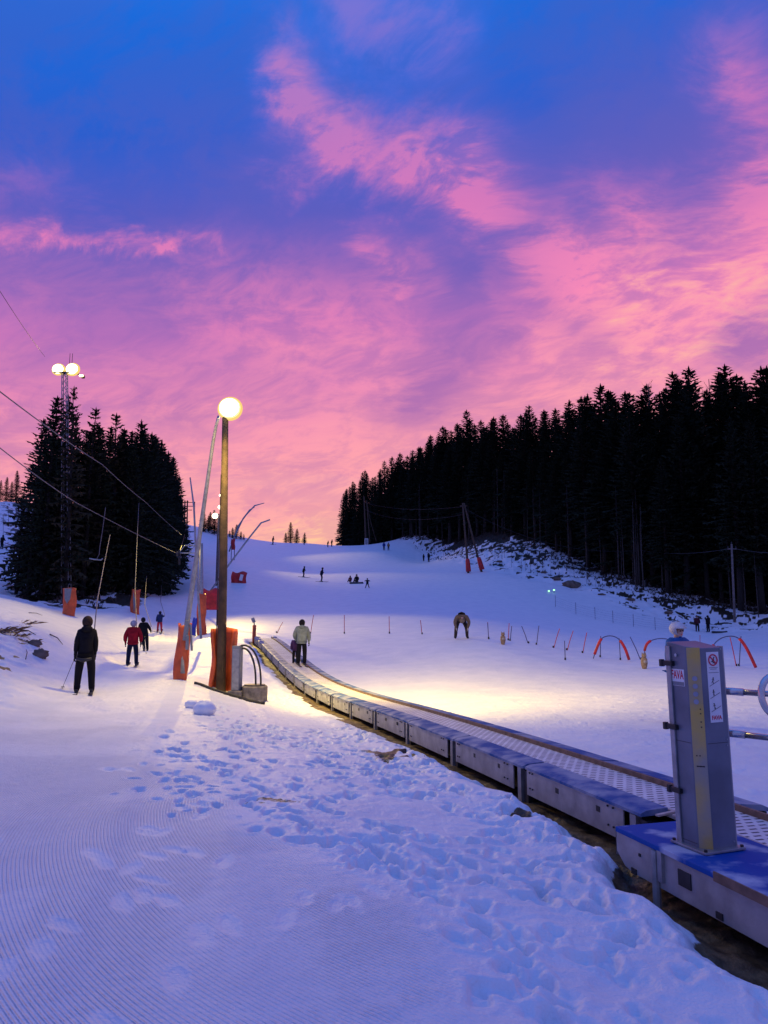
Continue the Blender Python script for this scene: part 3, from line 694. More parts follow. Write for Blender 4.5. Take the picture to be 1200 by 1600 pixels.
# sticker on the left face (faces -x): reading direction is -y
RX = (R(90), 0, R(-90)); LX = -S
mb = MB(); mb.box((LX-.001, .035, 1.135), (.002, .135, .115)); st = mb.build('brand_sticker', M['white'], col)
mb = MB(); mb.box((LX-.0027, .035, 1.093), (.0012, .126, .026)); mb.build('grey_band', M['cabinet'], st)
lettering('FAVA', .082, (LX-.0026, .035, 1.152), RX, M['signred'], st, .0016, .62)
# safety sign on the face towards the camera (faces -y)
FY = -S; RY = (R(90), 0, 0); sx = .036
mb = MB(); mb.box((sx, FY-.001, 1.075), (.105,.002,.475)); sg = mb.build('safety_sign', M['white'], col)
def sgn(mb, name, m): return mb.build(name, m, sg)
mb = MB(); c = Vector((sx, FY-.004, 1.258))
mb.tube([c+Vector((.036*math.cos(a),0,.036*math.sin(a))) for a in [2*math.pi*i/28 for i in range(28)]], .0045, 6, closed=True)
mb.box(c, (.068,.003,.008), Matrix.Rotation(R(45), 3, 'Y')); sgn(mb, 'prohibition_ring', M['signred'])
def figure(mb, x, z, s, lean=0, legs=.3):
    c = Vector((x, FY-.0035, z)); q = Matrix.Rotation(lean, 3, 'Y')
    P = lambda a, b: c+q@Vector((a*s, 0, b*s))
    mb.ball(P(0,.62), .16*s, 8, 6, (1,.1,1))
    for a, b, w in ((P(0,.48),P(0,0),.13),(P(0,0),P(legs,-.6),.085),(P(0,0),P(-legs,-.6),.085),(P(0,.4),P(.35,.1),.06),(P(0,.4),P(-.34,.12),.06)):
        e = b-a; mb.box((a+b)/2, (w*s,.002,e.length), frame(Vector((0,1,0))) if False else Matrix.Rotation(math.atan2(e.x, e.z), 3, 'Y'))
mb = MB(); figure(mb, sx, 1.256, .032, .5); mb.box((sx+.002, FY-.003, 1.243), (.03,.002,.004), Matrix.Rotation(R(35),3,'Y')); sgn(mb, 'pictogram', M['signblk'])
mb = MB()
for k, (zz, w) in enumerate(((1.206,.075),(1.196,.055),(1.172,.085))): mb.box((sx, FY-.0028, zz), (w,.0012,.0035))
sgn(mb, 'small_print', M['cabinet'])
for zz, ln in ((1.118,.25),(1.035,-.05),(.945,-.2)):
    mb = MB(); figure(mb, sx-.012, zz, .030, ln, .25 if zz > 1.1 else .12); mb.box((sx, FY-.003, zz-.018), (.092,.0012,.0025), Matrix.Rotation(R(-24),3,'Y')); sgn(mb, 'pictogram', M['signblk'])
lettering('FAVA', .038, (sx, FY-.0026, .868), RY, M['signred'], sg, .0012, .92)

# ------------------------------------------------------------------ steel railing beyond the column
rl = thing('steel_railing', 'brushed steel tube railing with a rounded end beside the control post', 'railing', (2.6, 5.35, -.2))
def rp(v): return Vector(v)-rl.location
mb = MB(); z1, z2 = atz(1130,1080,0).z, 0
for (u0,v0,u1,v1) in ((1126,1079,1230,1086),(1130,1144,1230,1156)):
    a, b = at(u0-4,v0,5.56), at(u1,v1,5.3); mid = a.lerp(b, .38)
    k = MB(); k.tube([rp(a), rp(mid)], .026, 12); k.tube([rp(mid), rp(b+(b-a)*.6)], .021, 12); k.build('rail_tube', M['chrome'], rl, smooth=True)
lp = [at(1212,1060,4.9)]
cx = at(1216,1088,4.9)
loop = [cx+Vector((-.105*math.cos(a), .02*math.sin(a), .125*math.sin(a))) for a in [R(80-160*i/12) for i in range(13)]]
k = MB(); k.tube([rp(loop[0]+Vector((.5,0,0)))]+[rp(p) for p in loop]+[rp(loop[-1]+Vector((.5,0,0)))], .021, 12); k.build('end_loop', M['chrome'], rl, smooth=True)
k = MB(); q = at(1300,1085,4.9); k.tube([rp(Vector((q.x,q.y,-.3))), rp(Vector((q.x,q.y,1.3)))], .024, 12); k.build('rail_post', M['chrome'], rl, smooth=True)

# ------------------------------------------------------------------ lamp pole and what stands round it
bp_ = ground(345, 1078); DL = bp_.y
print('lamp pole at', bp_)
tp = at(352, 652, DL+.05); hd = at(359, 638, DL)
pole = thing('lamp_pole', 'tall weathered wooden pole carrying a bright warm floodlight', 'lamp pole', bp_)
mb = MB(); mb.tube([Vector((0,0,-.3)), (tp-bp_)*.5+Vector((.01,0,0)), tp-bp_+Vector((0,0,.05))], [.125,.105,.082], 14); mb.build('pole', M['wood'], pole, smooth=True)
h = MB(); q = hd-bp_
h.box(q+Vector((0,.10,.02)), (.30,.22,.30)); h.tube([tp-bp_, q+Vector((0,.1,-.1))], .03, 8); head = h.build('lamp_head', M['dark'], pole, bevel=.03)
h = MB(); h.ball(q+Vector((0,-.05,0)), .26, 20, 14, (1,.62,.95)); h.build('lamp_glass', M['lamp'], pole, smooth=True)
h = MB(); h.ball(q+Vector((0,.0,0)), .295, 24, 14, (1,.5,.96)); h.build('halo_shell', M['halomid'], head, smooth=True); h = MB(); h.ball(q+Vector((0,.05,0)), .335, 24, 14, (1,.45,.97)); h.build('halo_rim', M['halorim'], head, smooth=True)  # two added glowing shells behind the glass: its halo modelled as geometry
k = MB(); k.tube([Vector((-.15,-.02,z)) for z in (.2,3,5.5)], .012, 6); k.build('cable_conduit', M['dark'], pole)
def wavy_pad(name, lab, centre, h, w, t, seed, mt, lean=(0,0), group=None, bands=(), open_=.55, flare=.0, mi2=None, cat='safety pad', tw=0):
    # a mattress bent round a post: open towards +y, with folds and sag
    rnd = random.Random(seed); o = thing(name, lab, cat, centre, tw, group); nv, nu = 14, 22; V = []
    for side in (0, 1):
        for i in range(nv+1):
            z = h*i/nv
            for j in range(nu+1):
                a = (-1+2*j/nu)*math.pi*open_
                rr = (w/2+(t if side == 0 else 0))*(1+flare*(i/nv)*abs(a/math.pi))+.035*math.sin(3*a+seed+z*2.3)+.025*math.sin(z*5+a*2+seed*1.7)
                x = rr*math.sin(a)*1.0; y = -rr*math.cos(a)*.75
                V.append((x+lean[0]*i/nv+.02*math.sin(z*3+seed), y+lean[1]*i/nv, z+(.03*math.sin(a*2+seed) if i == nv else 0)))
    N = (nv+1)*(nu+1); id_ = lambda s, i, j: s*N+i*(nu+1)+j; Fc = []
    for i in range(nv):
        for j in range(nu):
            Fc.append((id_(0,i,j),id_(0,i,j+1),id_(0,i+1,j+1),id_(0,i+1,j))); Fc.append((id_(1,i,j),id_(1,i+1,j),id_(1,i+1,j+1),id_(1,i,j+1)))
    for j in range(nu): Fc.append((id_(0,nv,j),id_(0,nv,j+1),id_(1,nv,j+1),id_(1,nv,j))); Fc.append((id_(0,0,j+1),id_(0,0,j),id_(1,0,j),id_(1,0,j+1)))
    for i in range(nv): Fc.append((id_(0,i,0),id_(0,i+1,0),id_(1,i+1,0),id_(1,i,0))); Fc.append((id_(0,i+1,nu),id_(0,i,nu),id_(1,i,nu),id_(1,i+1,nu)))
    mb = MB(); mb.add(V, Fc); mb.build('pad_cover', mt, o, smooth=True)
    for zf in bands:
        mb = MB(); mb.tube([(((w/2+t)*1.07)*math.sin(a)+lean[0]*zf, -((w/2+t)*1.07)*math.cos(a)*.78+lean[1]*zf, h*zf) for a in [(-1+2*j/20)*math.pi*open_ for j in range(21)]], .013, 6); mb.build('strap', M['cabinet'], o)
    return o
pb = bp_+Vector((0,-.02,-.15))
wavy_pad('safety_pad', 'orange padding wrapped open-fronted round the foot of the lamp pole', pb+Vector((.02,.05,0)), 1.68, .40, .06, 2, M['orange'], bands=(), open_=.66, flare=.5, tw=R(186))
# cabinet, well ring, hoses
cb = thing('electrical_cabinet', 'narrow grey steel cabinet beside the padded lamp pole', 'cabinet', Vector((bp_.x+.42, bp_.y-.12, bp_.z-.1)), R(-8))
mb = MB(); mb.box((0,0,.60), (.21,.24,1.2)); mb.build('cabinet_body', M['cabinet'], cb, bevel=.012)
mb = MB(); mb.box((0,-.125,.62), (.17,.01,1.0)); mb.box((.06,-.135,.65), (.02,.012,.08)); mb.build('cabinet_door', M['galv'], cb, bevel=.003)
mb = MB(); mb.box((0,0,.02), (.36,.36,.16)); mb.build('cabinet_base', M['concrete'], cb, bevel=.02)
wl = thing('well_ring', 'low round dark concrete well cover with hoses going into it', 'well', Vector((bp_.x+.86, bp_.y-.05, bp_.z-.06)))
mb = MB(); mb.tube([(0,0,-.2),(0,0,.14),(0,0,.17)], [.32,.32,.30], 28); mb.build('ring', M['concrete'], wl)
mb = MB(); mb.tube([(0,0,.17),(0,0,.20)], [.27,.26], 24); mb.build('lid', M['dark'], wl)
for k, (x1, top_, x0) in enumerate(((.17,1.22,-.55),(.03,1.14,-.5))):
    h = thing('snow_hose', ('outer' if k == 0 else 'inner')+' black rubber hose arching from the lamp pole down to the well', 'hose', wl.location)
    pts = [(x0+(x1-x0)*(.5-.5*math.cos(math.pi*t)), -.12+.06*k, .75+(top_-.75)*math.sin(math.pi*min(1, t*1.3)*.62)/1.0 if t < .55 else None) for t in ()]
    P = []
    for i in range(25):
        t = i/24; a = math.pi*(1.02-t*1.02)
        x = (x0+x1)/2+(x1-x0)/2*math.cos(a); z = (.62*(1-t)+.16*t)+(top_-.45)*math.sin(a)**.8 if 0 < i < 24 else (.62 if i == 0 else .16)
        P.append((x, -.12+.07*k, z))
    mb = MB(); mb.tube(P, .024, 8); mb.build('hose_tube', M['black'], h, smooth=True)
gb = ground(430, 1098)
cbl = MB(); pts = [Vector((bp_.x-.55, bp_.y-.5, 0)), Vector((bp_.x+.1, bp_.y-.62, 0)), Vector((bp_.x+.6, bp_.y-.75, 0)), Vector((bp_.x+.9, bp_.y-1.1, 0)), Vector((bp_.x+1.3, bp_.y-1.25, 0))]
for p in pts: p.z = g1(p.x, p.y)+.03
fin = [pts[0].lerp(pts[0], 0)]
for a, b in zip(pts, pts[1:]): fin += [a.lerp(b, t)+Vector((0,.04*math.sin(t*6),0)) for t in (.25,.5,.75,1)]
for p in fin: p.z = g1(p.x, p.y)+.03
c_ = cbl.tube(fin, .035, 8).build('ground_cable', M['black'], smooth=True); tag(c_, 'thick black cable lying on the snow in front of the well', 'cable')
# blocks of broken snow
for (u, v, s, lab) in ((320,1108,.21,'large broken lump of snow lying near the lamp pole'),(299,1098,.13,'smaller broken lump of snow behind the large one')):
    p = ground(u, v+8); mb = MB(); random.seed(int(u)); mb.ball((0,0,s*.45), s, 14, 10, (1.05,.9,.72), .13)
    o = mb.build('snow_lump', M['snowlump'], None, smooth=True, loc=p); tag(o, lab, 'snow lump', 'broken snow lumps')
    sb = o.modifiers.new('sub', 'SUBSURF'); sb.levels = sb.render_levels = 2
random.seed(3)

# ------------------------------------------------------------------ snow lances, pylons, cushions
def poly_tube(name, lab, cat, pts, radii, m, base=None, group=None, n=8, part='tube'):
    b = Vector(base if base is not None else pts[0]); o = thing(name, lab, cat, b, 0, group)
    mb = MB(); mb.tube([Vector(p)-b for p in pts], radii, n); mb.build(part, m, o, smooth=True); return o
lb = ground(285, 1062)
l1 = poly_tube('snow_lance', 'long grey snowmaking lance leaning up beside the lamp pole', 'snow lance', [at(286,1052,lb.y), at(290,990,lb.y), at(310,850,lb.y-.02), at(333,690,lb.y-.05), at(338,664,lb.y-.05), at(342,650,lb.y-.05)], [.075,.07,.058,.045,.04,.04], M['galv'], lb, 'snowmaking lances', 10, 'lance_tube')
q = at(291,985,lb.y-.12)-lb; mb = MB(); mb.box(q, (.10,.12,.5), Matrix.Rotation(R(5),3,'Y')); mb.box(q+Vector((.05,-.05,-.3)), (.07,.08,.35)); mb.tube([q+Vector((.1,0,.15)), q+Vector((.16,0,-.5))], .03, 8); mb.build('valve_fitting', M['cabinet'], l1, bevel=.01)
wavy_pad('safety_pad', 'slim orange padding folded round the foot of the leaning snow lance', lb+Vector((-.03,.05,-.05)), 1.42, .22, .05, 5, M['orange'], lean=(0,0), open_=.75)
d2 = 36.0
l2 = poly_tube('snow_lance', 'thin snow lance rising behind the lift pylon with its tip bent left', 'snow lance', [at(314,998,d2), at(308,900,d2), at(303,792,d2), at(297,746,d2)], [.06,.05,.045,.03], M['galv'], at(314,998,d2), 'snowmaking lances', 8, 'lance_tube')
for pts, d, lab in (([(358,862),(372,822),(385,804),(398,790),(413,786)], 120, 'distant snow lance curving right, taller of a crossing pair'),
                    ([(361,850),(380,810),(390,797),(398,792)], 122, 'distant snow lance curving right, shorter of a crossing pair'),
                    ([(322,933),(358,882),(388,842),(408,817),(422,812)], 62, 'snow lance slanting up to the right from the red cushion')):
    P = [at(u, v, d) for u, v in pts]; poly_tube('snow_lance', lab, 'snow lance', P, [.11 if d > 100 else .07]*(len(P)-1)+[.06], M['galv'], P[0], 'snowmaking lances', 6, 'lance_tube')
# T-shaped lift pylon
pd = 46.0; pb2 = ground(315, 992, 30); pd = pb2.y
py = thing('lift_pylon', 'grey steel drag lift pylon with a two bar arm holding cable wheels', 'lift pylon', pb2)
def pz(u, v, d=pd): return at(u, v, d)-pb2
mb = MB(); mb.tube([Vector((0,0,-.3)), pz(314,849)], [.16,.13], 12); mb.build('mast', M['galv'], py, smooth=True)
mb = MB(); mb.tube([pz(316,864), pz(279,864)], .045, 6); mb.tube([pz(316,852), pz(289,852)], .04, 6); mb.tube([pz(289,852), pz(281,862)], .03, 6); mb.tube([pz(296,864), pz(304,853)], .025, 6); mb.build('arm', M['galv'], py)
mb = MB(); mb.tube([pz(280,859), pz(280.5,882)], .07, 6); mb.box(pz(280.5,870), (.16,.6,.10)); mb.build('wheel_bracket', M['dark'], py)
for dy in (-.25, .25):
    mb = MB(); p = pz(279,866)+Vector((0,dy,0)); mb.tube([p-Vector((.05,0,0)), p+Vector((.05,0,0))], .16, 16); mb.build('cable_wheel', M['dark'], py)
wavy_pad('safety_pad', 'tall rumpled dark orange padding round the foot of the steel lift pylon', pb2+Vector((0,0,-.1)), 2.75, .42, .08, 9, M['red'] if False else M['orange'], lean=(-.08,0), open_=.72)
wavy_pad('safety_pad', 'small blue padding standing left of the padded steel lift pylon', pb2+Vector((-.48,-.1,-.05)), 1.15, .16, .05, 4, M['bluepad'], lean=(.06,0), open_=.6)
def cushion(u0, v0, u1, v1, d, lab, mt, patch=False, rx=0):
    p = at((u0+u1)/2, v1, d); wd, ht = (u1-u0)/1200*d, (v1-v0)/1200*d
    o = thing('crash_cushion', lab, 'crash cushion', p, R(10), 'red crash cushions on the slope')
    rnd = random.Random(int(u0)); mb = MB(); n = 9; V = []
    for s in (0, 1):
        for i in range(n+1):
            for j in range(n+1):
                a, b = j/n-.5, i/n; bul = (1-(2*a)**4)*(1-(2*b-1)**4)
                V.append((a*wd+.05*math.sin(b*7)+rx*b*wd, (-1 if s == 0 else 1)*(.10+.22*bul)+.04*math.sin(a*9+b*5), b*ht+.06*math.sin(a*8)*b*1.6))
    N = (n+1)**2; id_ = lambda s, i, j: s*N+i*(n+1)+j; Fc = []
    for i in range(n):
        for j in range(n): Fc.append((id_(0,i,j),id_(0,i,j+1),id_(0,i+1,j+1),id_(0,i+1,j))); Fc.append((id_(1,i,j),id_(1,i+1,j),id_(1,i+1,j+1),id_(1,i,j+1)))
    for j in range(n): Fc.append((id_(0,n,j),id_(0,n,j+1),id_(1,n,j+1),id_(1,n,j))); Fc.append((id_(0,0,j+1),id_(0,0,j),id_(1,0,j),id_(1,0,j+1)))
    for i in range(n): Fc.append((id_(0,i,0),id_(1,i,0),id_(1,i+1,0),id_(0,i+1,0))); Fc.append((id_(0,i+1,n),id_(1,i+1,n),id_(1,i,n),id_(0,i,n)))
    mb.add(V, Fc); mb.build('cushion_cover', mt, o, smooth=True)
    if patch: mb = MB(); mb.box((.22*wd, -.36, ht*.62), (.22*wd, .05, .42*ht), Matrix.Rotation(R(12),3,'Y')); mb.build('white_patch', M['white'], o, bevel=.03)
    gz = g1(p.x, p.y)
    if p.z-gz > .1:
        for a in (-.4, .4): mb = MB(); mb.tube([(a*wd, 0, .1), (a*wd, 0, gz-p.z-.2)], .05, 6); mb.build('stake', M['dark'], o)
    return o
cushion(317,921,343,953,55,'bright red crash cushion hung left behind the lamp pole',M['red'])
cushion(360,894,383,917,80,'dark red crash cushion with a white patch right of the lamp pole',M['red'],True,.1)
cushion(361,842,367,859,120,'small far red crash cushion at the foot of the crossing lances',M['red'])
p = ground(397, 998); mk = thing('marker_post', 'short orange post with a tilted grey cap at the top end of the conveyor', 'marker post', at(397,998,41.6))
mb = MB(); mb.tube([(0,0,-.6),(0,0,.72)], .10, 12); mb.build('post', M['orange'], mk, smooth=True)
mb = MB(); mb.box((-.06,0,.98), (.16,.18,.26), Matrix.Rotation(R(-25),3,'Y')); mb.tube([(0,0,.7),(-.03,0,.9)], .04, 8); mb.build('cap', M['galv'], mk, bevel=.03)
# padded masts on the left
for (u, v, h_, w_, lab, dd) in ((107,961,1.78,.62,'wide orange padding with a grey patch at the foot of the lattice mast',0),(211,958,1.75,.42,'narrow orange padding with a grey strip behind the skiers being towed',0)):
    p = ground(u, v, 35); o = wavy_pad('safety_pad', lab, p+Vector((0,0,-.1)), h_, w_, .1, int(u), M['orange'], open_=.55)
    mb = MB(); s = .22 if u < 150 else .14
    mb.add([(-s,-w_*.47-.02,h_-.02),(s,-w_*.47-.02,h_-.02),(s*.75,-w_*.49-.05,h_*.62),(0,-w_*.49-.06,h_*(.45 if u < 150 else .05)),(-s*.75,-w_*.49-.05,h_*.62)]+[(-s,-w_*.4+.05,h_-.02),(s,-w_*.4+.05,h_-.02),(s*.75,-w_*.4,h_*.62),(0,-w_*.4,h_*(.45 if u < 150 else .05)),(-s*.75,-w_*.4,h_*.62)], [(0,1,2,3,4)[::-1],(5,6,7,8,9),(0,1,6,5),(1,2,7,6),(2,3,8,7),(3,4,9,8),(4,0,5,9)]); mb.build('grey_patch', M['cabinet'], o)

# ------------------------------------------------------------------ lattice mast with floodlights
mp = ground(104, 937, 45); md = mp.y; print('mast', mp)
ms = thing('lattice_mast', 'tall lattice mast rising through the left spruces with lit floodlights on top', 'floodlight mast', mp)
mt_ = at(101, 583, md)-mp; s = .26
mb = MB()
for sx_, sy_ in ((-1,-1),(1,-1),(1,1),(-1,1)): mb.tube([Vector((sx_*s,sy_*s,-.3)), mt_+Vector((sx_*s*.6,sy_*s*.6,0))], .035, 5)
n = 34
for i in range(n):
    for f in range(4):
        c0 = ((-1,-1),(1,-1),(1,1),(-1,1))[f]; c1 = ((1,-1),(1,1),(-1,1),(-1,-1))[f]
        a, b = i/n, (i+1)/n
        A_ = mt_*a+Vector((c0[0]*s*(1-.4*a), c0[1]*s*(1-.4*a), 0)); B_ = mt_*b+Vector((c1[0]*s*(1-.4*b), c1[1]*s*(1-.4*b), 0)); mb.tube([A_, B_], .018, 4)
mb.build('lattice', M['galv'], ms)
mb = MB(); mb.box(mt_+Vector((0,0,.0)), (1.5,.5,.06)); mb.tube([mt_+Vector((-.7,0,0)), mt_+Vector((-.7,0,.6))], .025, 5); mb.tube([mt_+Vector((.7,0,0)), mt_+Vector((.7,0,.6))], .025, 5); mb.build('platform', M['dark'], ms)
for dx in (.28, .52):
    mb = MB(); mb.tube([mt_+Vector((dx*.8+.1,0,.4)), mt_+Vector((dx*.8+.1,0,1.55))], .02, 5); mb.build('antenna', M['dark'], ms)
for (u, v, r_, lab) in ((91,577,.42,0),(113,577,.46,0),(127,587,.16,0)):
    p = at(u, v, md)-mp; mb = MB(); mb.box(p+Vector((0,.30,.02)), (r_*1.6,.3,r_*1.5)); hh = mb.build('floodlight', M['dark'], ms, bevel=.05)
    mb = MB(); mb.ball(p+Vector((0,-.02,0)), r_, 18, 12, (1,.5,.9 if r_ > .3 else .5)); mb.build('lamp_glass', M['lamp'], hh, smooth=True); mb = MB(); mb.ball(p+Vector((0,.02,0)), r_*1.12, 18, 12, (1,.42,.9 if r_ > .3 else .5)); mb.build('halo_shell', M['halomid'], hh, smooth=True); mb = MB(); mb.ball(p+Vector((0,.06,0)), r_*1.25, 18, 12, (1,.4,.9 if r_ > .3 else .5)); mb.build('halo_rim', M['halorim'], hh, smooth=True)  # glass, then two wider glowing shells added as a painted halo
# row of far lamps along the lift track
far_lamps = []
for (u, v, d, rr, lab) in ((336,806,78,.26,'far lit lamp left of the lamp pole in front of dark spruces'),(344,774,112,.30,'far lit lamp showing beside the lamp pole, lower and larger of two'),(344.5,793,142,.2,'')):
    if rr == .2: u, v, lab = 345.5, 774, ''
for (u, v, d, rr, lab) in ((336,806,78,.30,'far lit lamp left of the lamp pole in front of dark spruces'),(344.2,792.5,112,.33,'far lit lamp showing beside the lamp pole, lower and larger of two'),(345.0,774,142,.30,'far lit lamp showing beside the lamp pole, upper and smaller of two')):
    p = at(u, v, d); gx = p.x+(.35 if u < 340 else .5); gz = g1(gx, p.y); b = Vector((gx, p.y, gz))
    o = thing('lamp_pole', lab, 'lamp pole', b, 0, 'far lamps along the lift track')
    mb = MB(); mb.tube([(0,0,-.3),(0,0,p.z-gz+.2)], [.11,.08], 8); mb.build('pole', M['woodgrey'], o, smooth=True)
    mb = MB(); mb.tube([(0,0,p.z-gz+.1), (p.x-gx,0,p.z-gz+.12)], .04, 6); mb.box((p.x-gx,.16,p.z-gz), (.5,.2,.4)); mb.build('lamp_head', M['dark'], o)
    mb = MB(); mb.ball((p.x-gx,-.02,p.z-gz), rr, 14, 10, (1,.6,.9)); mb.build('lamp_glass', M['lampsoft'], o, smooth=True)
    far_lamps.append(p)
# light from those lamps
W1 = (1, .70, .16)
spot('pole_floodlight', hd+Vector((.50,.02,-.1)), (3.0, 24, -.3), 8600, 112, 1.0, .3, W1)
spot('pole_floodlight_wide', hd+Vector((-.1,-.6,-.15)), (-2.4, 16.5, 0), 1900, 112, .9, .3, W1)
spot('track_floodlight', far_lamps[0]+Vector((0,-.5,-.1)), (-3.0, 44.0, .3), 38000, 58, .9, .3, W1, .34)
spot('track_floodlight', far_lamps[1]+Vector((.2,-.5,-.1)), (-3, 98, 6), 12000, 60, .9, .3, W1, .5)
spot('track_floodlight', far_lamps[2]+Vector((.2,-.5,-.1)), (-2, 130, 12), 14000, 70, .9, .3, W1, .5)
spot('mast_floodlight', at(91,577,md)+Vector((0,-.7,0)), (-20, 26, 0), 5000, 70, .9, .4, W1)
spot('mast_floodlight', at(113,577,md)+Vector((0,-.7,0)), (-10, 42, .5), 12000, 60, .9, .4, W1)
# ------------------------------------------------------------------ trees
def spruce_mesh(seed, h, spread, clear=.06, dens=1.0, thin=0.0, whorl=.40, ragged=.25):
    """h metres tall; returns (trunk MB, crown MB). Crown: drooping boughs hung with many small needle sprays."""
    rnd = random.Random(seed); tr, cr = MB(), MB()
    lean = rnd.uniform(-.02,.02)*h; P = [Vector((lean*t*t+.04*math.sin(t*9+seed), .03*math.cos(t*7), h*t-(.5 if t == 0 else 0))) for t in (0,.1,.25,.45,.65,.85,1)]
    tr.tube(P, [.0125*h*(1-t)**.8+.012 for t in (0,.1,.25,.45,.65,.85,1)], 7)
    def axis(z): t = z/h; return Vector((lean*t*t, 0, z))
    z = h*clear
    V, F = cr.v, cr.f
    def tri(a, b, c): k = len(V); V.extend((tuple(a), tuple(b), tuple(c))); F.append((k, k+1, k+2))
    sect = [rnd.uniform(.72,1.15) for _ in range(9)]
    while z < h*.985:
        t = (z-h*clear)/(h*(1-clear))
        prof = (1-t)**.78*min(1, .55+t*3.2)
        nb = max(3, int((5+rnd.random()*2.5)*(1 if t < .85 else .75)*dens))
        a0 = rnd.uniform(0, 6.28)
        for k in range(nb):
            if rnd.random() < thin: continue
            a = a0+6.283*k/nb+rnd.uniform(-.35,.35)
            L = spread*prof*sect[int(a/6.283*9) % 9]*rnd.uniform(1-ragged, 1+ragged*.45)+.10
            up = .42*t+.02+rnd.uniform(-.10,.10); droop = (.55-.45*t)*rnd.uniform(.7,1.3)
            d = Vector((math.cos(a), math.sin(a), 0)); s = Vector((-d.y, d.x, 0)); b = axis(z+rnd.uniform(-.12,.12)*whorl)
            n = max(2, int(L/.36*dens)); 
            prev = b
            for i in range(1, n+1):
                q = i/n; p = b+d*(L*q)+Vector((0,0,L*(up*q-droop*q*q+.18*q**4)))
                w = (.17+.30*L*(1-q)*.55)*rnd.uniform(.7,1.25); w = min(w, .55)
                hang = rnd.uniform(.12,.34)*(1.05-t*.6)
                j = lambda m: Vector((rnd.uniform(-m,m), rnd.uniform(-m,m), rnd.uniform(-m,m)))
                tip = p+d*.14
                tri(prev+j(.03), p+s*w+Vector((0,0,-hang*.5))+j(.07), tip+j(.05))
                tri(prev+j(.03), tip+j(.05), p-s*w+Vector((0,0,-hang*.5))+j(.07))
                tri(prev+j(.04), prev+d*.10+s*rnd.uniform(-w,w)*.8+Vector((0,0,-hang*1.5)), p+j(.04))
                if i == n: tri(p-s*.07, p+s*.07, p+d*.25+Vector((0,0,.03)))
                prev = p
        z += whorl*(.62+.5*(1-t))*rnd.uniform(.8,1.15)
    top = axis(h)
    for k in range(5):
        a = k*1.257+seed; d = Vector((math.cos(a), math.sin(a), 0)); tri(top+Vector((0,0,-.75)), top+Vector((0,0,.12)), top+d*.13+Vector((0,0,-.6)))
    for i in range(3):
        for k in range(4):
            a = k*1.57+i*.8; d = Vector((math.cos(a), math.sin(a), .55)); b = top+Vector((0,0,-.25-.25*i)); s = Vector((-d.y, d.x, 0)); tri(b-s*.05, b+s*.05, b+d*(.22+.12*i))
    cr.m = [0]*len(F)
    return tr, cr
def make_proto(seed, h, spread, name='spruce_tree', **k):
    nd = k.pop('nd', 'needle'); tr, cr = spruce_mesh(seed, h, spread, **k)
    return (tr.mesh('trunk', M['bark'], True), cr.mesh('crown', M[nd]), h)
def place_tree(proto, x, y, h, label, group, name='spruce_tree', wide=1.0, sink=.25):
    tm, cm, h0 = proto; s = h/h0
    o = thing(name, label, 'spruce tree' if name == 'spruce_tree' else 'tree', (x, y, g1(x, y)-sink), random.uniform(0, 6.28), group)
    o.scale = (s*wide, s*wide, s)
    for nm, me in (('trunk', tm), ('crown', cm)):
        c = bpy.data.objects.new(nm, me); COL.objects.link(c); c.parent = o
    return o
full = [make_proto(20+i, 16, 2.5+.25*(i % 3), clear=.05, dens=1.1, whorl=.42, ragged=.42) for i in range(4)]
tall = [make_proto(40+i, 24, 3.1+.35*(i % 3), clear=.24+.06*(i % 2), dens=1.0, whorl=.50, ragged=.4) for i in range(4)]
tallfull = [make_proto(50+i, 22, 3.5, clear=.05, dens=1.1, whorl=.50, ragged=.3) for i in range(3)]
thin_ = [make_proto(60+i, 16, 2.2, clear=.12, dens=.95, thin=.28, whorl=.5, ragged=.5, nd='needle2') for i in range(3)]
def prof(tab, u): return np.interp(u, [p[0] for p in tab], [p[1] for p in tab])
# right-hand forest
topR = [(520,775),(540,758),(565,733),(585,742),(600,722),(620,706),(655,692),(700,662),(745,640),(775,642),(800,655),(835,622),(880,640),(905,620),(950,604),(1000,600),(1015,592),(1045,608),(1080,580),(1105,578),(1120,605),(1150,562),(1185,560),(1240,545),(1500,520)]
baseD = [(530,190),(560,186),(600,180),(640,172),(700,158),(760,146),(830,128),(900,112),(1000,99),(1100,92),(1200,88),(1350,82),(1500,78)]
nR = 0; tR = random.Random(77)
for row in range(4):
    u = 540.0 if row else 536.0
    while u < 1300:
        d = float(prof(baseD, u))+row*5.0+tR.uniform(-2.0,2.0)
        x = (u-600)/FPX*d
        vt = float(prof(topR, min(u, 1500)))
        zt = at(u, vt, d).z; gz = g1(x, d)
        hh = (zt-gz)*(tR.uniform(.88,1.04) if row in (1,2,3) else tR.uniform(.62,.97))
        if u < 600: hh = (zt-gz)*tR.uniform(.9,1.03)
        hh = max(6, min(hh, 31))
        if nR < 285:
            pr = (tallfull if u < 600 else (tall if row < 1 else tallfull))
            zone = 'near the crest of the slope' if u < 640 else 'above the snowy bank' if u < 900 else 'behind the utility pole'
            rw = ('front row', 'second row', 'middle row', 'back row', 'hindmost row')[row]
            place_tree(tR.choice(pr), x, d, hh, f'dark spruce in the {rw} of the right forest {zone}', f'forest spruces, {rw}, {zone}', wide=tR.uniform(1.3,1.6) if u > 610 else 1.15, sink=.4)
            nR += 1
        u += (2.0+.1*row)/d*FPX*tR.uniform(.75,1.3)
print('right trees', nR)
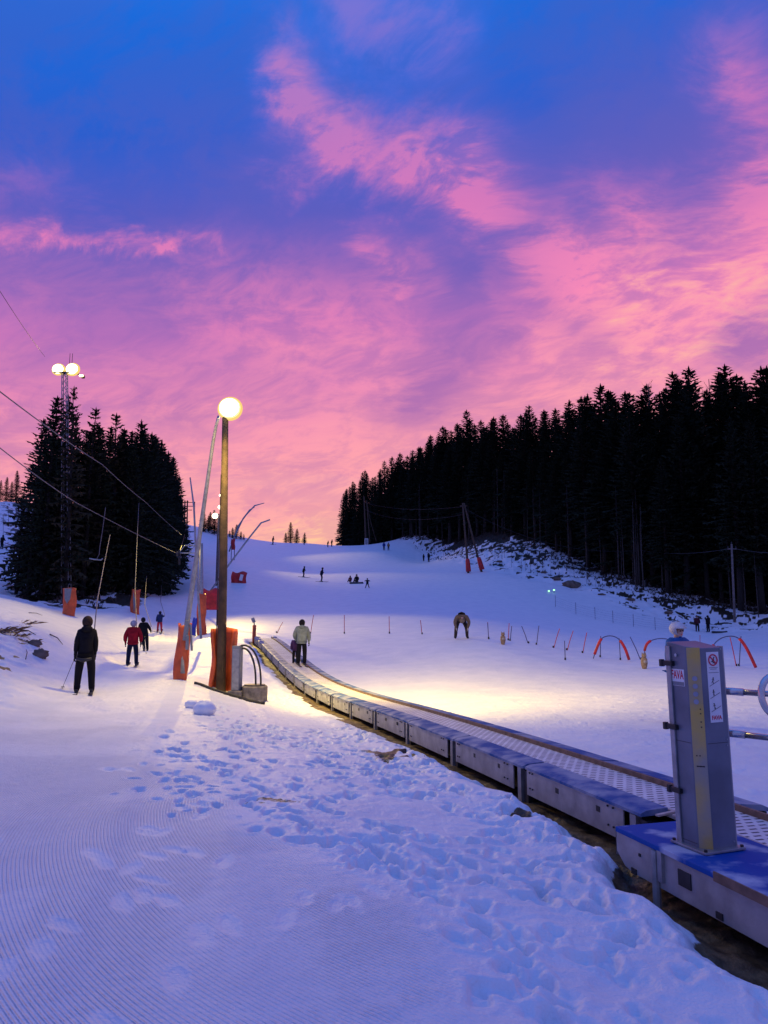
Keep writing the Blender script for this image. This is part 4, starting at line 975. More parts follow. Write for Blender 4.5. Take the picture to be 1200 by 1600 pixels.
# left-hand stand
topL = [(15,745),(30,700),(45,652),(66,612),(80,622),(86,650),(94,618),(100,592),(106,618),(114,652),(130,628),(150,655),(170,636),(188,660),(215,650),(232,664),(246,676),(258,700),(268,715),(280,768),(292,800)]
nL = 0
for (u, d, f, kind) in ((48,57,1.0,'thin'),(104,55.5,1.03,'thin'),(92,57,1.0,'thin'),(68,56,1.0,'full'),(98,58,.99,'thin'),(132,59,1.0,'thin'),(28,58,.78,'thin'),(82,60,.9,'full'),(112,61,.9,'full'),(152,60,.96,'full'),(172,62,1.0,'thin'),(190,63,.97,'full'),(214,66,1.0,'full'),(203,62,.86,'full'),
                        (228,69,.97,'full'),(240,74,.98,'full'),(250,80,1.0,'full'),(256,86,.98,'full'),(262,94,.98,'full'),(267,102,.98,'full'),(271,112,.95,'full'),(276,122,.95,'full'),(280,134,.9,'full'),
                        (60,63,.86,'full'),(122,65,.9,'full'),(142,66,.95,'full'),(163,68,.93,'full'),(180,70,.95,'full'),(198,73,.96,'full'),(222,78,.95,'full'),(236,84,.95,'full'),(246,92,.93,'full'),(252,100,.92,'full'),(258,110,.9,'full'),(264,124,.9,'full'),(40,66,.8,'thin'),
                        (100,70,.85,'full'),(150,74,.9,'full'),(205,82,.92,'full'),(230,92,.9,'full'),(185,78,.92,'full'),(128,74,.86,'full'),(80,70,.8,'full'),(240,104,.9,'full'),(250,116,.88,'full'),(216,90,.9,'full')):
    u2 = u+tR.uniform(-2,2); x = (u2-600)/FPX*d; zt = at(u2, float(prof(topL, u2)), d).z; hh = max(3, (zt-g1(x, d))*f)
    lab, grp = (None, None)
    if nL == 0: lab = 'ragged thin spruce left of the lattice mast, its outer boughs showing sky'
    elif nL == 1: lab = 'sparse ragged spruce directly in front of the lattice mast'
    elif nL == 2: lab = 'sparse spruce left of the mast, its tip close under the floodlights'
    elif nL == 3: lab = 'dense pointed spruce just left of the lattice mast'
    elif nL == 4: lab = 'thin sparse spruce standing right behind the lattice mast under the floodlights'
    elif nL == 5: lab = 'dense spruce just right of the lattice mast'
    elif nL == 6: lab = 'low bushy spruce at the left end of the left stand'
    elif d > 95: lab, grp = 'spruce at the far end of the left stand beside the lift track', 'spruces at the far end of the left stand'
    elif d > 67: lab, grp = 'spruce deep inside the dark left stand', 'spruces inside the left stand'
    else: lab, grp = 'spruce in the front of the dark left stand right of the mast', 'spruces in front of the left stand'
    place_tree(tR.choice(thin_ if kind == 'thin' else full), x, d, hh, lab, grp, wide=(.85 if 90 < u < 106 else 1.2), sink=.3); nL += 1
# small far groups on the skyline
def far_tree(u, vt, d, lab, grp, w=1.0, vb=None):
    x = (u-600)/FPX*d; zt = at(u, vt, d).z; gz = g1(x, d)
    if vb: gz = min(gz, at(u, vb, d).z)
    pr = tR.choice(full); o = place_tree(pr, x, d, max(1.5, zt-gz), lab, grp, wide=w); o.location.z = gz; return o
for k, (u, vt) in enumerate(((446,832),(453,816),(463,826),(475,832))):
    far_tree(u, vt, 196+k, ('leftmost and lowest','tallest','second tallest','rightmost')[k]+' of four small spruces alone on the skyline', 'four small spruces on the skyline', 1.9)
for u, vt, d in ((316,797,168),(324,806,172),(333,797,170),(342,803,176),(326,800,180)): far_tree(u, vt, d, 'dark spruce behind the far lamp at the top of the lift track', 'spruces at the top of the lift track', 1.8)
for u, vt, d in ((362,824,184),(368,819,186),(375,830,188),(380,838,188),(357,830,186)): far_tree(u, vt, d, 'small dark spruce on the skyline just right of the lamp pole', 'spruces on the skyline right of the lamp pole', 2.0)
for u, vt, d in ((2,745,150),(10,752,155),(18,735,150),(-8,750,150),(-20,742,150)): far_tree(u, vt, d, 'dark spruce above the upper left piste at the picture edge', 'spruces above the upper left piste', 1.3)
# bare slim trunks at the forest edge and two bare birches in the skyline
def bare_mesh(seed, h, crown):
    rnd = random.Random(seed); mb = MB()
    P = [Vector((.05*math.sin(t*5+seed)*h*.1, .03*math.cos(t*4)*h*.1, h*t-(.4 if t == 0 else 0))) for t in (0,.2,.4,.6,.8,1)]
    mb.tube(P, [.0085*h*(1-t*.85)+.004 for t in (0,.2,.4,.6,.8,1)], 6)
    tw = MB()
    for i in range(46 if crown else 16):
        t = rnd.uniform(.45 if crown else .3, 1); b = P[0].lerp(P[-1], t); b.z = h*t; a = rnd.uniform(0, 6.28); L = (1.1-t)*h*(.34 if crown else .12)*rnd.uniform(.5,1.1)
        d = Vector((math.cos(a)*.6, math.sin(a)*.6, .9)); e = b+d*L; tw.tube([b, b.lerp(e,.5)+Vector((0,0,-.02*L)), e], [.022,.014,.006], 4, cap=False)
        for q in range(4 if crown else 2):
            s = b.lerp(e, rnd.uniform(.35,.95)); a2 = a+rnd.uniform(-1.2,1.2); tw.tube([s, s+Vector((math.cos(a2)*.5, math.sin(a2)*.5, .8))*L*.42], [.010,.004], 3, cap=False)
    return mb.mesh('trunk', M['barkpale'], True), tw.mesh('branches', M['twig'])
bare = [bare_mesh(3+i, 10, False) for i in range(3)]; birch = [bare_mesh(13+i, 22, True) for i in range(2)]
def place_bare(pr, x, y, h, h0, lab, grp, nm):
    o = thing(nm, lab, 'tree', (x, y, g1(x, y)-.2), random.uniform(0, 6.28), grp); o.scale = (h/h0,)*3
    for n_, me in zip(('trunk', 'branches'), pr): c = bpy.data.objects.new(n_, me); COL.objects.link(c); c.parent = o
for i in range(30):
    u = tR.uniform(640, 1190); d = float(prof(baseD, u))-tR.uniform(.5, 4); x = (u-600)/FPX*d
    place_bare(tR.choice(bare), x, d, tR.uniform(6, 13), 10, 'slim pale bare trunk at the edge of the dark right forest', 'slim bare trunks along the forest edge', 'bare_tree')
for i in range(26):
    u = tR.uniform(690, 1000); d = float(np.interp(u, [690,735,830,900,1000], [126,111,101,96,89]))+tR.uniform(1.5, 12); x = (u-600)/FPX*d
    place_bare(tR.choice(bare), x, d, tR.uniform(1.2, 3.4), 10, 'small leafless sapling on the snowy bank below the forest', 'saplings on the snowy bank', 'bare_sapling')
for u, vt, d, lab in ((1027,598,112,'bare birch standing out pale between the spruces of the right forest skyline'),(1124,590,104,'bare birch in the gap of the spruce skyline near the right edge')):
    x = (u-600)/FPX*d; place_bare(birch[int(u) % 2], x, d, at(u, vt, d).z-g1(x, d), 22, lab, None, 'birch_tree')
# scrub on the banks: nobody could count it
def scrub(name, n, fn, lab, hmin, hmax, m, seed):
    rnd = random.Random(seed); mb = MB()
    for i in range(n):
        p = fn(rnd)
        if p is None: continue
        x, y = p; z = g1(x, y)-.05; hh = rnd.uniform(hmin, hmax)
        for k in range(5):
            a = rnd.uniform(0, 6.28); d = Vector((math.cos(a)*rnd.uniform(.2,.9), math.sin(a)*rnd.uniform(.2,.9), 1))*hh; b = Vector((x, y, z)); s = Vector((-math.sin(a), math.cos(a), 0))*hh*.10
            mb.add([b-s*.3, b+s*.3, b+d*.6+s*.9, b+d, b+d*.5-s*.9], [(0,1,2,3,4)])
    o = mb.build(name, m); tag(o, lab, 'undergrowth', None, 'stuff'); return o
def bankpt(rnd):
    u = rnd.uniform(600, 1230); k = rnd.random()**.8; d0 = float(np.interp(u, [560,600,670,735,830,900,1000,1100,1200], [189,183,149,112,102,97,90,89,87])); d1 = float(prof(baseD, u))+3
    d = d0+(d1-d0)*k
    if k < .25 and rnd.random() < .6: return None
    return (u-600)/FPX*d, d
scrub('bank_undergrowth', 2000, bankpt, 'low dark heather and twigs poking through the snow of the right bank', .10, .55, M['twig'], 4)
def leftpt(rnd):
    u = rnd.uniform(10, 285); d = rnd.uniform(54, 130); lim = np.interp(d, [54,60,80,115,130], [190,222,250,268,275])
    return None if u > lim else ((u-600)/FPX*d, d)
scrub('stand_undergrowth', 420, leftpt, 'low dark scrub under the left stand of spruces', .2, .7, M['twig'], 5)
# boulders, dry grass and sticks
def rock(u, v, s, lab, grp=None, m='rock', sc=(1.2,.9,.7)):
    p = ground(u, v, 12); mb = MB(); random.seed(int(u*7)); mb.ball((0,0,s*.25), s, 12, 9, sc, .24)
    o = mb.build('boulder', M[m], None, True, loc=p); tag(o, lab, 'boulder', grp); return o
rock(892,918,.85,'largest dark boulder low on the right bank near the green lamp', None, 'rock', (1.35,.9,.75))
rock(871,906,.40,'dark boulder up the bank left of the largest boulder')
for (u, v, s) in ((780,878,.3),(850,895,.3),(940,930,.3),(985,938,.35),(1045,958,.3)): rock(u, v, s, 'snow-dusted dark stone scattered on the right bank', 'stones on the right bank', 'rock', (1.5,.9,.5))
random.seed(9)
p = ground(62,1024,10); o = rock(62,1026,.20,'brown lichen covered stone on the left snow mound',None,'rock',(1.2,.7,.8))
o = rock(54,1008,.16,'small brown stone on top of the left snow mound',None,'rock')
def tuft(u, v, lab, n=26, L=.7, lean=(1,-.1)):
    p = ground(u, v, 10); rnd = random.Random(int(u)); mb = MB()
    for k in range(n):
        b = Vector((rnd.uniform(-.25,.25), rnd.uniform(-.2,.2), -.03)); d = Vector((lean[0]*rnd.uniform(.1,1.1), rnd.uniform(-.6,.5), rnd.uniform(.02,.38)))*L*rnd.uniform(.5,1); s = Vector((.0,.012,.004))
        mb.add([b-s, b+s, b+d*.6+Vector((0,0,.06))+s, b+d, b+d*.6+Vector((0,0,.06))-s], [(0,1,2,3,4)])
    o = mb.build('grass_tuft', M['grass'], None, loc=p); tag(o, lab, 'dry grass')
tuft(2,988,'brown dry grass tuft bent over at the left picture edge',44,.75); tuft(40,975,'thin dry grass lying on the left snow mound',24,.8); tuft(22,994,'small dark tuft of grass below the bent grass',22,.5); tuft(48,1004,'short brown grass beside the lichen covered stone',20,.4)
def stick(u0, v0, u1, v1, lab, r=.02):
    a, b = ground(u0, v0, 10), ground(u1, v1, 10); mb = MB(); mid = a.lerp(b,.5)+Vector((.03,0,.05)); mb.tube([-(b-a)*.5, mid-a.lerp(b,.5), (b-a)*.5], [r,r*.8,r*.4], 5)
    o = mb.build('fallen_stick', M['twig'], None, loc=a.lerp(b,.5)+Vector((0,0,.02))); tag(o, lab, 'stick')
stick(45,958,66,962,'thin dark stick on the crest of the left mound'); stick(30,985,56,993,'longer brown stick on the left mound by the grass'); stick(78,992,98,1008,'dark stick near the black clad skier on the left mound'); stick(40,1031,41,1016,'upright dead twig in the left snow hollow',.012)
# ------------------------------------------------------------------ people
BASE = dict(pelvis=(0,0,.515), waist=(0,0,.60), chest=(0,0,.72), neck=(0,0,.825), skull=(0,.004,.872), crown=(0,.004,.955), nose=(0,.062,.905),
            shL=(-.108,0,.795), elL=(-.142,-.008,.635), wrL=(-.152,.030,.495), shR=(.108,0,.795), elR=(.142,-.008,.635), wrR=(.152,.030,.495),
            hipL=(-.058,0,.50), knL=(-.066,.016,.28), anL=(-.070,-.005,.055), toL=(-.074,.095,.022), hipR=(.058,0,.50), knR=(.066,.016,.28), anR=(.070,-.005,.055), toR=(.074,.095,.022))
RAD = dict(pelvis=.082, waist=.078, chest=.092, neck=.034, skull=.050, crown=.046, nose=.012, shL=.048, elL=.033, wrL=.022, hipL=.072, knL=.052, anL=.042, toL=.030)
for k in list(RAD):
    if k.endswith('L'): RAD[k[:-1]+'R'] = RAD[k]
BONES = [('pelvis','waist'),('waist','chest'),('chest','neck'),('neck','skull'),('skull','crown'),('skull','nose')]
for s in 'LR': BONES += [('chest','sh'+s),('sh'+s,'el'+s),('el'+s,'wr'+s),('pelvis','hip'+s),('hip'+s,'kn'+s),('kn'+s,'an'+s),('an'+s,'to'+s)]
def skin_mesh(name, pts, rads, edges, root, sub=1):
    names = list(pts); me = bpy.data.meshes.new(name); me.from_pydata([pts[n] for n in names], [(names.index(a), names.index(b)) for a, b in edges], [])
    o = bpy.data.objects.new(name, me); COL.objects.link(o); o.modifiers.new('skin', 'SKIN').use_smooth_shade = True
    for i, n in enumerate(names):
        r = rads[n]; me.skin_vertices[0].data[i].radius = (r, r) if isinstance(r, float) else r; me.skin_vertices[0].data[i].use_root = (n == root)
    if sub: m = o.modifiers.new('sub', 'SUBSURF'); m.levels = m.render_levels = sub
    bpy.context.view_layer.update()
    res = bpy.data.meshes.new_from_object(o.evaluated_get(bpy.context.evaluated_depsgraph_get()))
    COL.objects.unlink(o); bpy.data.objects.remove(o); bpy.data.meshes.remove(me)
    res.polygons.foreach_set('use_smooth', [True]*len(res.polygons)); return res
def person(label, pos, height, face, jacket, trousers, boots=(.03,.03,.035), gloves=(.02,.02,.022), pose=None, hat=None, hatcol=(.03,.03,.03), group=None, bulk=1.0, detail=True, hood=None):
    """pos: point under the feet; face: direction looked in, degrees from +y towards -x"""
    J = dict(BASE); J.update(pose or {})
    P = {k: Vector(v)*height for k, v in J.items()}
    r = {k: v*height for k, v in RAD.items()}
    E = list(BONES)
    if detail:                                     # five fingers a hand, curled, thumb from the side of the palm
        for s, sg in (('L',-1),('R',1)):
            w = P['wr'+s]; e = P['el'+s]; d = (w-e).normalized(); sd = d.cross(Vector((0,1,0) if abs(d.y) < .8 else (0,0,1))).normalized(); fw = sd.cross(d).normalized()
            P['pa'+s] = w+d*.045*height; r['pa'+s] = (.020*height); E.append(('wr'+s, 'pa'+s))
            for i, (off, ln) in enumerate(((-.018,.036),(-.006,.043),(.006,.041),(.018,.033))):
                b = P['pa'+s]+d*.014*height+fw*off*height; m_ = b+d*ln*.55*height+sd*.006*height*sg; t = m_+d*ln*.25*height-sd*.020*height*sg
                for nm, q, rr in ((f'f{i}a{s}', b, .0062), (f'f{i}b{s}', m_, .0056), (f'f{i}c{s}', t, .0046)): P[nm] = q; r[nm] = rr*height
                E += [('pa'+s, f'f{i}a{s}'), (f'f{i}a{s}', f'f{i}b{s}'), (f'f{i}b{s}', f'f{i}c{s}')]
            b = w+d*.028*height+fw*.022*height; t = b+(d*.7+fw*.6)*.032*height
            P['t0'+s] = b; r['t0'+s] = .0075*height; P['t1'+s] = t; r['t1'+s] = .006*height; E += [('wr'+s, 't0'+s), ('t0'+s, 't1'+s)]
    root = thing('person', label, 'person', pos, R(face), group)
    me = skin_mesh('body', P, r, E, 'pelvis', 1)
    mats = [M['skin'], cloth(*trousers), cloth(*boots), cloth(*gloves), cloth(*jacket)]
    for m in mats: me.materials.append(m)
    B = []
    for a, b in E:
        k = 0 if a in ('neck','skull') or b in ('skull',) else 3 if (a[:2] in ('pa','wr','t0') or a[0] == 'f' and a[1].isdigit()) else 2 if a[:2] == 'an' else 1 if (a in ('pelvis',) or a[:2] in ('hi','kn')) else 4
        B.append((P[a], P[b], k, (r[a]+r[b])/2))
    for p in me.polygons:
        c = p.center; best = 9
        for a, b, k, rr in B:
            ab = b-a; t = max(0, min(1, (c-a).dot(ab)/max(1e-9, ab.length_squared))); dd = (c-a-ab*t).length-rr*.8
            if dd < best: best = dd; p.material_index = k
    bo = bpy.data.objects.new('body', me); COL.objects.link(bo); bo.parent = root
    # jacket: a looser shell over torso, arms and hips
    jp = {k: P[k].copy() for k in ('pelvis','waist','chest','neck')}; jr = {'pelvis': r['pelvis']*1.28*bulk, 'waist': r['waist']*1.36*bulk, 'chest': r['chest']*1.2*bulk, 'neck': r['neck']*1.75}
    jp['hem'] = P['pelvis']+(P['pelvis']-P['waist']).normalized()*.060*height; jr['hem'] = r['pelvis']*1.28*bulk
    jp['neck'] = P['neck']+(P['neck']-P['chest'])*.12
    je = [('pelvis','waist'),('waist','chest'),('chest','neck'),('hem','pelvis')]
    for s in 'LR':
        for k, f in (('sh',1.20),('el',1.25)): jp[k+s] = P[k+s]; jr[k+s] = r[k+s]*f*bulk
        jp['cu'+s] = P['el'+s].lerp(P['wr'+s], .88); jr['cu'+s] = r['wr'+s]*1.55*bulk; je += [('chest','sh'+s),('sh'+s,'el'+s),('el'+s,'cu'+s)]
    jm = skin_mesh('jacket', jp, jr, je, 'waist', 1); jm.materials.append(cloth(*jacket)); jo = bpy.data.objects.new('jacket', jm); COL.objects.link(jo); jo.parent = root
    sk, cr = P['skull'], P['crown']; ax = (cr-sk).normalized(); mid = sk.lerp(cr, .62); hr = .068*height
    fwd = (P['nose']-sk); fwd = (fwd-ax*fwd.dot(ax)).normalized(); sd = fwd.cross(ax); Fr = Matrix((sd, fwd, ax)).transposed()
    mb = MB()
    if hat == 'helmet':
        mb.ball((0,0,0), hr*1.12, 16, 10, (1,1.12,.92)); mb.box((0,hr*.98,hr*.12), (hr*1.4,hr*.25,hr*.18))
        nm = 'helmet'
    elif hat == 'beanie': mb.ball((0,-.004*height,-.006*height), hr*1.02, 14, 12, (.98,1.1,1.16)); nm = 'beanie'
    elif hat == 'hair': mb.ball((0,-.012*height,.0), hr*1.03, 14, 10, (1,1.05,1.05), .04); nm = 'hair'
    if hat:
        mb.v = [tuple(mid+Fr@Vector(v)+(ax*.010*height)) for v in mb.v]
        if hat != 'helmet' or True:                # open the front below the brow
            keep = []
            for f in mb.f:
                c = sum((Vector(mb.v[i]) for i in f), Vector())/len(f)-mid
                if not (c.dot(fwd) > .022*height and c.dot(ax) < .012*height) and c.dot(ax) > -.075*height: keep.append(f)
            mb.f = keep; mb.m = [0]*len(keep)
        ho = mb.build(nm, cloth(*hatcol) if nm != 'hair' else M['hair'], root, smooth=True)
        so = ho.modifiers.new('thick', 'SOLIDIFY'); so.thickness = .008*height
    if detail:
        for sx_ in (-1, 1):
            mb = MB(); mb.ball(sk.lerp(cr,.45)+fwd*.051*height+sd*sx_*.021*height, .0075*height, 8, 6); mb.build('eye', M['signblk'], bo, smooth=True)
            mb = MB(); mb.ball(sk.lerp(cr,.40)+sd*sx_*.056*height, .016*height, 8, 6, (.4,.7,1)); mb.build('ear', M['skin'], bo, smooth=True)
        mb = MB(); mb.ball(sk.lerp(cr,.02)+fwd*.047*height, .014*height, 8, 6, (1.2,.4,.35)); mb.build('mouth', M['signred'], bo, smooth=True)
    if hood:
        mb = MB(); mb.ball(P['neck']-fwd*.045*height+ax*.012*height, .062*height, 14, 9, (1.15,.75,.75)); mb.build('hood', cloth(*hood), root, smooth=True)
    root['_h'] = height
    del root['_h']
    Mw = Matrix.Translation(root.location)@Matrix.Rotation(R(face), 4, 'Z')
    return {k: Mw@v for k, v in P.items()}
M['ski'] = mat('dark_ski', (.04,.04,.05), .4, 0, .4, 3)
M['pole_alu'] = mat('ski_pole_aluminium', (.16,.15,.17), .35, .6, .1, 6)
def ski(a, h, face, label, group=None, L=None, m='ski'):
    """a: ankle point in the place; lies on the snow under the boot"""
    L = L or h*.92; d = Vector((-math.sin(R(face)), math.cos(R(face)), 0)); c = Vector((a.x, a.y, 0))+d*.05
    gz = lambda p: g1(p.x, p.y)
    o = thing('ski', label, 'ski', (c.x, c.y, a.z-.055*h), R(face), group); mb = MB(); n = 12; V = []
    z0 = a.z-.055*h; f, b = c+d*L*.5, c-d*L*.45; sl = max(-.5, min(.5, (gz(f)-gz(b))/(L*.95)))
    for i in range(n+1):
        t = i/n; y = -.45*L+.97*L*t; w = .036+.012*abs(2*t-1); z = sl*y+.012+(.07*((t-.88)/.12)**2 if t > .88 else 0)+(.02 if t < .03 else 0)
        V += [(-w,y,z),(w,y,z),(w,y,z+.018),(-w,y,z+.018)]
    Fc = [(i*4+j, i*4+(j+1) % 4, i*4+4+(j+1) % 4, i*4+4+j) for i in range(n) for j in range(4)]+[(3,2,1,0),(n*4,n*4+1,n*4+2,n*4+3)]
    mb.add(V, Fc); mb.build('ski_body', M[m], o)
    mb = MB(); mb.box((0,-.04,.05), (.07,.34,.045)); mb.box((0,.12,.06), (.06,.06,.06)); mb.box((0,-.2,.065), (.06,.07,.07)); mb.build('binding', M['dark'], o)
def skipole(hand, tip, label, group=None, r=.008):
    o = thing('ski_pole', label, 'ski pole', tip, 0, group); h = hand-tip; mb = MB(); mb.tube([Vector((0,0,0)), h], [r*.6, r], 6); mb.build('shaft', M['pole_alu'], o)
    mb = MB(); mb.tube([h*.90, h*1.05], r*2.0, 8); mb.build('grip', M['black'], o); mb = MB(); mb.tube([h*.05-Vector((0,0,.004)), h*.05+Vector((0,0,.012))], [.045,.03], 10); mb.build('basket', M['black'], o)
BLK, NAVY = (.008,.008,.011), (.012,.016,.035)
# --- the people on the tow track
wide = dict(hipL=(-.062,0,.50), knL=(-.080,.012,.275), anL=(-.092,-.005,.055), toL=(-.098,.095,.022), hipR=(.062,0,.50), knR=(.080,.012,.275), anR=(.092,-.005,.055), toR=(.098,.095,.022))
g = ground(131, 1083)
armsA = dict(shL=(-.098,0,.79), shR=(.098,0,.79), elL=(-.118,-.02,.645), wrL=(-.128,.0,.50), elR=(.116,-.02,.64), wrR=(.112,.05,.50))
j = person('person in bulky black jacket and black trousers being towed uphill, seen from behind', g, 118/1200*g.y*1.0*.985, 19, BLK, BLK, pose={**wide, **armsA}, hat='beanie', hatcol=(.035,.022,.018), bulk=.93, hood=BLK)
hh = 1.75
for s, n in (('L','left'),('R','right')): ski(j['an'+s], hh, 19, f'{n} dark ski of the black clad person on the track', L=1.65)
skipole(j['wrL']+Vector((-.01,.02,-.05)), ground(97,1076), 'ski pole planted wide in the left hand of the black clad person')
skipole(j['wrR']+Vector((0,.02,-.05)), ground(144,1072), 'ski pole upright in the right hand of the black clad person')
tow_a = j['pelvis']+Vector((.06,.22,.02))
seat_at = j['pelvis']+Vector((.03,-.20,-.13))
g = ground(206, 1041); H2 = 71/1200*g.y*.98
j = person('person in red jacket and pale helmet with dark trousers on the tow track', g, H2, 12, (.42,.012,.02), NAVY, pose={**wide, **dict(elL=(-.165,-.02,.645), wrL=(-.160,.02,.51), elR=(.168,-.02,.645), wrR=(.165,.03,.51))}, hat='helmet', hatcol=(.40,.38,.42), bulk=1.18)
for s, n in (('L','left'),('R','right')): ski(j['an'+s], H2, 14, f'{n} ski of the person in the red jacket', L=1.5)
skipole(j['wrR']+Vector((0,.02,-.03)), ground(217,1024), 'ski pole trailing right of the person in red, nearer one', r=.010); skipole(j['wrR']+Vector((.02,.03,-.03)), ground(229,1021), 'ski pole slanting out from the right hand of the person in red', r=.010)
redp = j
g = ground(225, 1017); H3 = 52/1200*g.y*.98
j = person('person in black leaning to the left just behind the red jacket', g, H3, 14, BLK, BLK, pose=dict(chest=(-.045,0,.72), waist=(-.02,0,.60), neck=(-.055,0,.825), skull=(-.058,.004,.872), crown=(-.06,.004,.955), nose=(-.06,.062,.905), shL=(-.15,0,.79), elL=(-.17,.03,.65), wrL=(-.13,.10,.56), shR=(.055,0,.80), elR=(.14,0,.67), wrR=(.16,.06,.60), hipL=(-.06,0,.5), knL=(-.03,.01,.28), anL=(.0,0,.055), toL=(0,.09,.022), hipR=(.055,0,.5), knR=(.075,.01,.28), anR=(.095,0,.055), toR=(.095,.09,.022)), hat='beanie', hatcol=(.012,.012,.02), bulk=1.1)
for s, n in (('L','left'),('R','right')): ski(j['an'+s], H3, 16, f'{n} ski of the black clad person behind the red jacket', L=1.5)
skipole(j['wrR'], j['wrR']+Vector((.62,.1,-.12)), 'short dark ski pole held out right by the person behind the red jacket', r=.014)
blkp = j
g = ground(249, 988); H4 = 33/1200*g.y*.98
j = person('person in dark blue jacket and red trousers farthest up the tow track', g, H4, 10, (.015,.03,.11), (.50,.03,.05), pose={**wide, **dict(elR=(.16,.07,.74), wrR=(.19,.13,.80))}, hat='beanie', hatcol=(.012,.012,.025), bulk=1.12, detail=False)
for s, n in (('L','left'),('R','right')): ski(j['an'+s], H4, 12, f'{n} ski of the person in red trousers', L=1.4)
redt = j
# --- riding the belt
def on_belt(u, v):
    a, b = ray(u, v); y = np.linspace(18, 40, 2000); e = CAMZ+b*y-_smz(y)+.03; k = int(np.where(np.diff(np.sign(e)))[0][0]) if np.any(np.diff(np.sign(e))) else 1000
    return Vector((a*y[k], y[k], float(_smz(y[k]))-.028))
g = on_belt(471, 1039); H5 = 70/1200*g.y*.985; print('belt rider', g, H5, conv(g.y, B0), conv(g.y, B1))
j = person('person in grey green hooded jacket riding up the conveyor belt, seen from behind', g, H5, 10, (.24,.28,.24), BLK, pose=dict(elL=(-.165,.02,.65), wrL=(-.13,.10,.55), elR=(.158,-.03,.645), wrR=(.162,.02,.50), knL=(-.06,.02,.28), knR=(.07,.02,.28)), hat='beanie', hatcol=(.012,.010,.012), bulk=1.2, hood=(.22,.26,.22))
def beltski(a, lab):
    o = thing('ski', lab, 'ski', (a.x, a.y, g.z), R(14)); mb = MB(); n = 10; V = []
    for i in range(n+1):
        t = i/n; y = -.7+1.45*t; q = conv(a.y+y*DIR.y, 0)[2]-float(_smz(a.y)); w = .034+.01*abs(2*t-1); z = q+.012+(.09*((t-.86)/.14)**2 if t > .86 else 0); V += [(-w,y,z),(w,y,z),(w,y,z+.018),(-w,y,z+.018)]
    mb.add(V, [(i*4+j_, i*4+(j_+1) % 4, i*4+4+(j_+1) % 4, i*4+4+j_) for i in range(n) for j_ in range(4)]+[(3,2,1,0),(n*4,n*4+1,n*4+2,n*4+3)]); mb.build('ski_body', M['ski'], o)
    mb = MB(); mb.box((0,-.03,.045), (.07,.3,.04)); mb.build('binding', M['dark'], o)
beltski(j['anL'], 'left ski of the person in the grey green jacket'); beltski(j['anR'], 'right ski of the person in the grey green jacket')
g2 = on_belt(461, 1037); g2.y += .05; H6 = 42/1200*g2.y
j = person('small child in purple jacket riding the belt left of the grown-up', g2, H6, 10, (.07,.03,.10), BLK, hat='helmet', hatcol=(.03,.025,.04), bulk=1.25, detail=False)
beltski(j['anR'], 'short ski of the child on the belt')
# --- on the flat by the slalom course
g = ground(721, 998); H7 = 1.72
bend = dict(pelvis=(0,-.10,.50), waist=(0,.0,.575), chest=(0,.13,.575), neck=(0,.215,.535), skull=(0,.245,.51), crown=(0,.275,.455), nose=(0,.295,.53),
            shL=(-.115,.15,.565), elL=(-.185,.17,.42), wrL=(-.15,.20,.275), shR=(.115,.15,.565), elR=(.185,.17,.42), wrR=(.15,.20,.275),
            hipL=(-.075,-.09,.47), knL=(-.135,.04,.27), anL=(-.15,-.03,.055), toL=(-.165,.07,.022), hipR=(.075,-.09,.47), knR=(.135,.04,.27), anR=(.15,-.03,.055), toR=(.165,.07,.022))
j = person('person in tan jacket bent double with hands on knees on the open snow', g, 36/1200*g.y/.60, 180, (.16,.115,.075), (.045,.035,.03), pose=bend, hat='beanie', hatcol=(.20,.15,.10), gloves=(.35,.32,.30), bulk=1.15)
g = at(1057, 967, 14.5); gz = g1(g.x, g.y)
j = person('child in white helmet and blue jacket looking over the control post', (g.x, g.y, gz), (g.z-gz)/1.03, 215, (.02,.10,.30), NAVY, hat='helmet', hatcol=(.58,.58,.60), bulk=1.15)
for (u, v, px, lab, col_, pose) in ((1090,987,25,'person in dark maroon jacket standing left of two below the right forest',(.06,.015,.025),{}),(1107,988,26,'person in black raising both arms to the head below the right forest',BLK,dict(elL=(-.18,.03,.80), wrL=(-.09,.06,.90), elR=(.18,.03,.80), wrR=(.09,.06,.90)))):
    g = ground(u, v, 30); person(lab, g, px/1200*g.y, 160 if u < 1100 else 20, col_, BLK, pose=pose, hat='beanie', hatcol=(.02,.015,.015), bulk=1.15, detail=False, group='two people below the right forest')
p = ground(1124, 989, 30); mb = MB(); mb.tube([(-.75,0,.10),(-.3,0,.04),(.5,0,.04),(.8,0,.14)], [.10,.14,.14,.08], 8); o = mb.build('sled', M['dark'], None, True, loc=p); tag(o, 'dark low sled lying on the snow right of the two standing people', 'sled')
# --- skiers up the slope
sk_c = dict(knL=(-.075,.05,.28), knR=(.075,.05,.28), chest=(0,.04,.71), neck=(0,.075,.81), skull=(0,.085,.86), crown=(0,.09,.94), nose=(0,.15,.89), shL=(-.108,.05,.785), shR=(.108,.05,.785), elL=(-.16,.08,.65), wrL=(-.17,.16,.58), elR=(.16,.08,.65), wrR=(.17,.16,.58))
sit = dict(pelvis=(0,-.05,.14), waist=(0,-.06,.23), chest=(0,-.05,.35), neck=(0,-.03,.455), skull=(0,-.025,.50), crown=(0,-.02,.585), nose=(0,.04,.535), shL=(-.108,-.04,.425), elL=(-.16,0,.28), wrL=(-.14,.10,.18), shR=(.108,-.04,.425), elR=(.16,0,.28), wrR=(.14,.10,.18), hipL=(-.06,-.04,.12), knL=(-.09,.17,.19), anL=(-.09,.32,.06), toL=(-.09,.34,.15), hipR=(.06,-.04,.12), knR=(.09,.17,.19), anR=(.09,.32,.06), toR=(.09,.34,.15))
